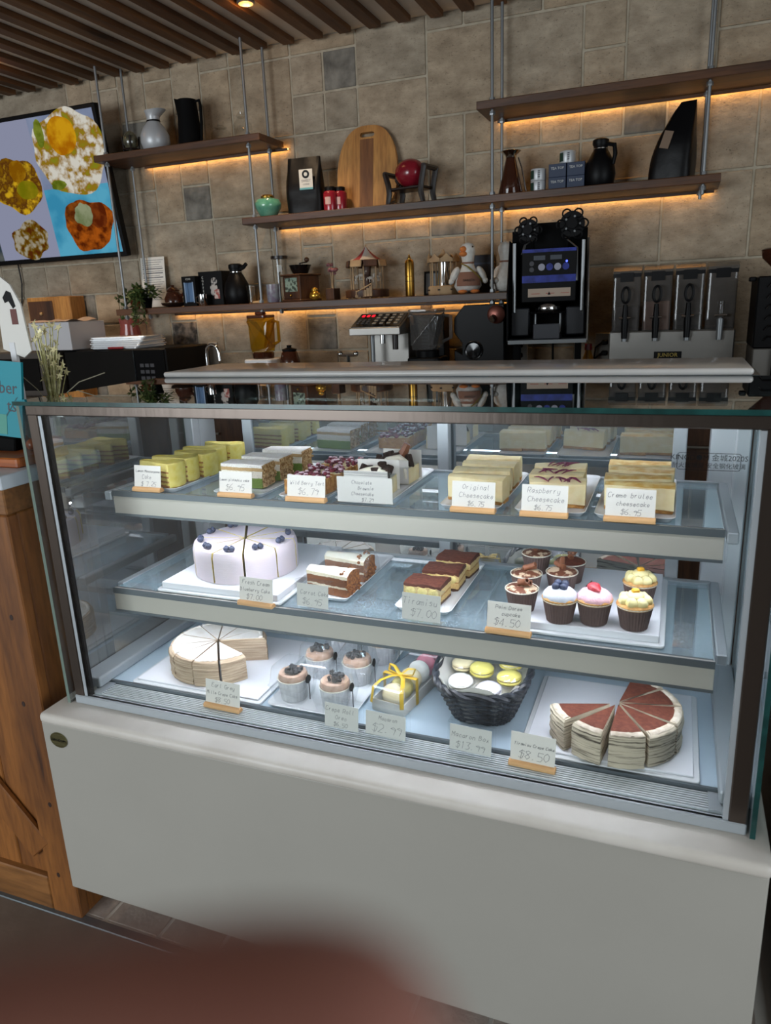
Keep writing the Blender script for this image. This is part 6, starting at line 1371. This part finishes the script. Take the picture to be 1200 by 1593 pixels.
# machine cut by the right edge
t = thing('vented_grinder', 'black vented coffee grinder with hopper, cut by the right edge', 'coffee grinder', (1.500, 1.80, ZK))
MB().box(-.10, .10, -.12, .14, .19, .42).build('body', M['black'], t, bevel=.004); MB().box(-.098, .10, -.125, .14, 0, .189).build('lower_body', M['steel'], t, bevel=.003)
for i in range(6): MB().tube([(-.070, -.1225, .215 + i * .034), (-.060, -.124, .228 + i * .034), (.085, -.124, .228 + i * .034), (.09, -.1225, .215 + i * .034)], .0035, 6).build('vent_bar', M['black_gloss'], t, smooth=True)
MB().lathe([(.030, .4205), (.045, .440), (.085, .480), (.088, .500), (.090, .506), (.084, .510), (0, .512)], 28).build('hopper', M['brown_glass'], t, smooth=True); MB().tube([(-.03, -.135, .185), (-.03, -.135, .0)], .010, 8).build('lever', M['black'], t, smooth=True)
MB().box(-.125, -.104, -.10, -.06, .405, .42).build('latch', M['black'], t, bevel=.003)

# ---------------------------------------------------------------- things on the left counter
ZL = 1.1513
t = thing('serving_board', 'orange-brown wooden serving board on the left counter', 'board', (-.295, .105, ZL), R(2)); MB().prism(rrect(-.145, .150, -.055, .10, .01, 3), 0, .022).build('board', M['orange_wood'], t, bevel=.003)
t = thing('teal_sign', 'teal printed card sign in a dark holder, at the left edge', 'sign', (-.315, .135, ZL + .0223), rot=(R(-6), R(4), 0))
sg = MB().box(-.10, .107, -.003, .003, .035, .205).build('card', P('teal_card', '#0f8f9f', .5), t); MB().box(-.11, .09, -.012, .015, 0, .034).build('holder', M['black_matte'], t, bevel=.003)
print_text('sign_text', 'ber', .040, M['ink'], sg, T(.066, -.0034, .145)); print_text('sign_text', 'ts', .040, M['ink'], sg, T(.076, -.0034, .105))
MB().add([(.09, -.0034, .125), (.096, -.0034, .128), (.03, -.0034, .04), (.024, -.0034, .04)], [(0, 1, 2, 3)]).build('printed_line', P('dark_teal', '#0b5560', .5), sg); MB().box(.02, .060, -.0038, -.0031, .040, .085).build('printed_box', P('pale_green_print', '#4f9c8c', .5), sg)
fs = thing('card_on_stand', 'white illustrated card sign on a thin white stand, at the left edge', 'sign', (-.275, .215, ZL))
MB().box(-.008, .008, -.004, .004, .0, .26).box(-.03, .03, -.03, .03, 0, .006).build('stand', M['white'], fs)
mb = MB().prism([(-.030, .245), (.030, .225), (.055, .24), (.045, .345), (.022, .388), (-.012, .412), (-.022, .395), (-.026, .33)], -.002, .002, M=rotx(PI / 2)); cd = mb.build('card', M['paper'], fs)
MB().prism([(-.004, .36), (.010, .375), (.022, .37), (.030, .34), (.022, .335), (.012, .352), (.0, .348)], 0, .0006, M=T(0, -.0026, 0) @ rotx(PI / 2)).build('drawing', M['black'], cd); MB().box(.012, .030, -.0032, -.0026, .30, .334).build('drawing', P('red_brown', '#6a3a35', .6), cd)
vs = thing('star_flower_vase', 'vase of gold glitter stems with star flowers, at the left', 'vase', (-.205, .236, ZL))
MB().lathe([(.022, 0), (.024, .004), (.020, .06), (.024, .13), (.022, .13), (.017, .06), (0, .008)], 20).build('vase', M['jar_glass'], vs, smooth=True)
gst = P('glitter_stem', '#a09a5c', .35, .2, col2='#ded8a8', ns=80.); gfl = P('gold_star', '#e3d9a8', .4, .1)
vr = random.Random(4)
for i in range(34):
    a = vr.uniform(0, 2 * PI); rr2 = vr.uniform(.005, .042); h = vr.uniform(.17, .30)
    top = (rr2 * math.cos(a) + vr.uniform(-.008, .012) + .012, rr2 * math.sin(a), h)
    st = MB().tube([(.004 * math.cos(a), .004 * math.sin(a), .01), (.3 * top[0], .3 * top[1], h * .55), top], .0013, 5).build('stem', gst, vs)
    star = []
    for k in range(10): q = k * PI / 5; rad_ = (.010 if k % 2 == 0 else .0042) * vr.uniform(.8, 1.2); star.append((rad_ * math.cos(q), rad_ * math.sin(q)))
    MB().prism(star, -.0008, .0008, M=T(*top) @ rotz(vr.uniform(-.5, .5)) @ rotx(PI / 2 + vr.uniform(-.6, .6))).build('star_flower', gfl, st)
for p_ in ([(0, 0, .10), (.03, .0, .13), (.08, .01, .165), (.15, .02, .185)], [(0, 0, .10), (.03, 0, .12), (.07, .01, .145), (.10, .02, .143)], [(0, 0, .1), (-.03, -.01, .15), (-.07, -.01, .18)]): MB().tube(p_, .0012, 5).build('dry_stalk', P('straw_stalk', '#8d8672', .7), vs)
for i, (x, y) in enumerate(((-.178, .135), (-.240, .165), (-.150, .175))):
    t = thing('amber_ornament', 'small amber glass ornament on the left counter, %s' % ['nearest the case post', 'beside the teal sign', 'behind the case post'][i], 'ornament', (x, y, ZL + (.0223 if i < 2 else .0223)), group='amber ornaments on the left counter')
    MB().ball((0, 0, .015), (.018, .016, .015), 10, 7, fn=lambda d: 1 + .2 * noise.noise(d * 4 + Vector((i, 0, 0)))).build('bead', P('amber', '#a8511a', .2, col2='#5a2208', ns=60.) if i == 0 else bpy.data.materials['amber'], t, smooth=True)

# ---------------------------------------------------------------- the photographer's finger, very near the lens
skin = P('skin', '#966357', .55, col2='#9c6a5c', ns=60., sss=.1)
def cw(x, y, d): return cam.matrix_world @ Vector((x, y, -d))
pn_ = thing('person', 'blurred reddish fingertip of the person holding the camera, at the bottom edge', 'person', cw(-.05, -.06, .030))
o0 = Vector(pn_.location)
me = bpy.data.meshes.new('hand')
pts = [(-.074, -.047, .028, .018), (-.046, -.0358, .0285, .0110), (-.026, -.0302, .029, .0102), (-.0150, -.0275, .029, .0098), (-.0035, -.0254, .029, .0099), (.0040, -.0254, .029, .0078),
       (-.080, -.085, .020, .020), (-.052, -.066, .040, .0098), (-.028, -.058, .046, .0088), (-.012, -.056, .048, .0075), (-.054, -.088, .042, .0095), (-.030, -.082, .048, .0085), (-.015, -.080, .050, .0072),
       (-.058, -.108, .040, .0085), (-.038, -.104, .045, .0075), (-.026, -.102, .047, .0066), (-.085, -.125, .010, .019), (-.060, -.055, .002, .0105), (-.038, -.046, -.010, .0095), (-.10, -.17, -.01, .024)]
eds = [(0, 1), (1, 2), (2, 3), (3, 4), (4, 5), (0, 6), (6, 7), (7, 8), (8, 9), (6, 10), (10, 11), (11, 12), (6, 16), (16, 13), (13, 14), (14, 15), (6, 17), (17, 18), (16, 19)]
me.from_pydata([tuple(cw(p[0], p[1], p[2]) - o0) for p in pts], eds, [])
ho = bpy.data.objects.new('hand', me); COL.objects.link(ho); ho.parent = pn_; me.materials.append(skin)
sk = ho.modifiers.new('skin', 'SKIN'); sk.use_smooth_shade = True
for i, p in enumerate(pts): me.skin_vertices[0].data[i].radius = (p[3], p[3]); me.skin_vertices[0].data[i].use_root = (i == 6)
sb = ho.modifiers.new('sub', 'SUBSURF'); sb.levels = 2; sb.render_levels = 2
bpy.context.view_layer.update()
hm = bpy.data.meshes.new_from_object(ho.evaluated_get(bpy.context.evaluated_depsgraph_get())); ho.modifiers.clear(); ho.data = hm; hm.name = 'hand'
if not hm.materials: hm.materials.append(skin)
nl = MB().ball((0, 0, 0), (.0055, .0016, .0065), 12, 8, M=T(*(cw(-.0075, -.0190, .0345) - o0)) @ CAM_ROT.to_4x4() @ rotz(.2)).build('fingernail', P('nail', '#a8706a', .3), pn_, smooth=True)
bpy.data.objects.remove(nl)
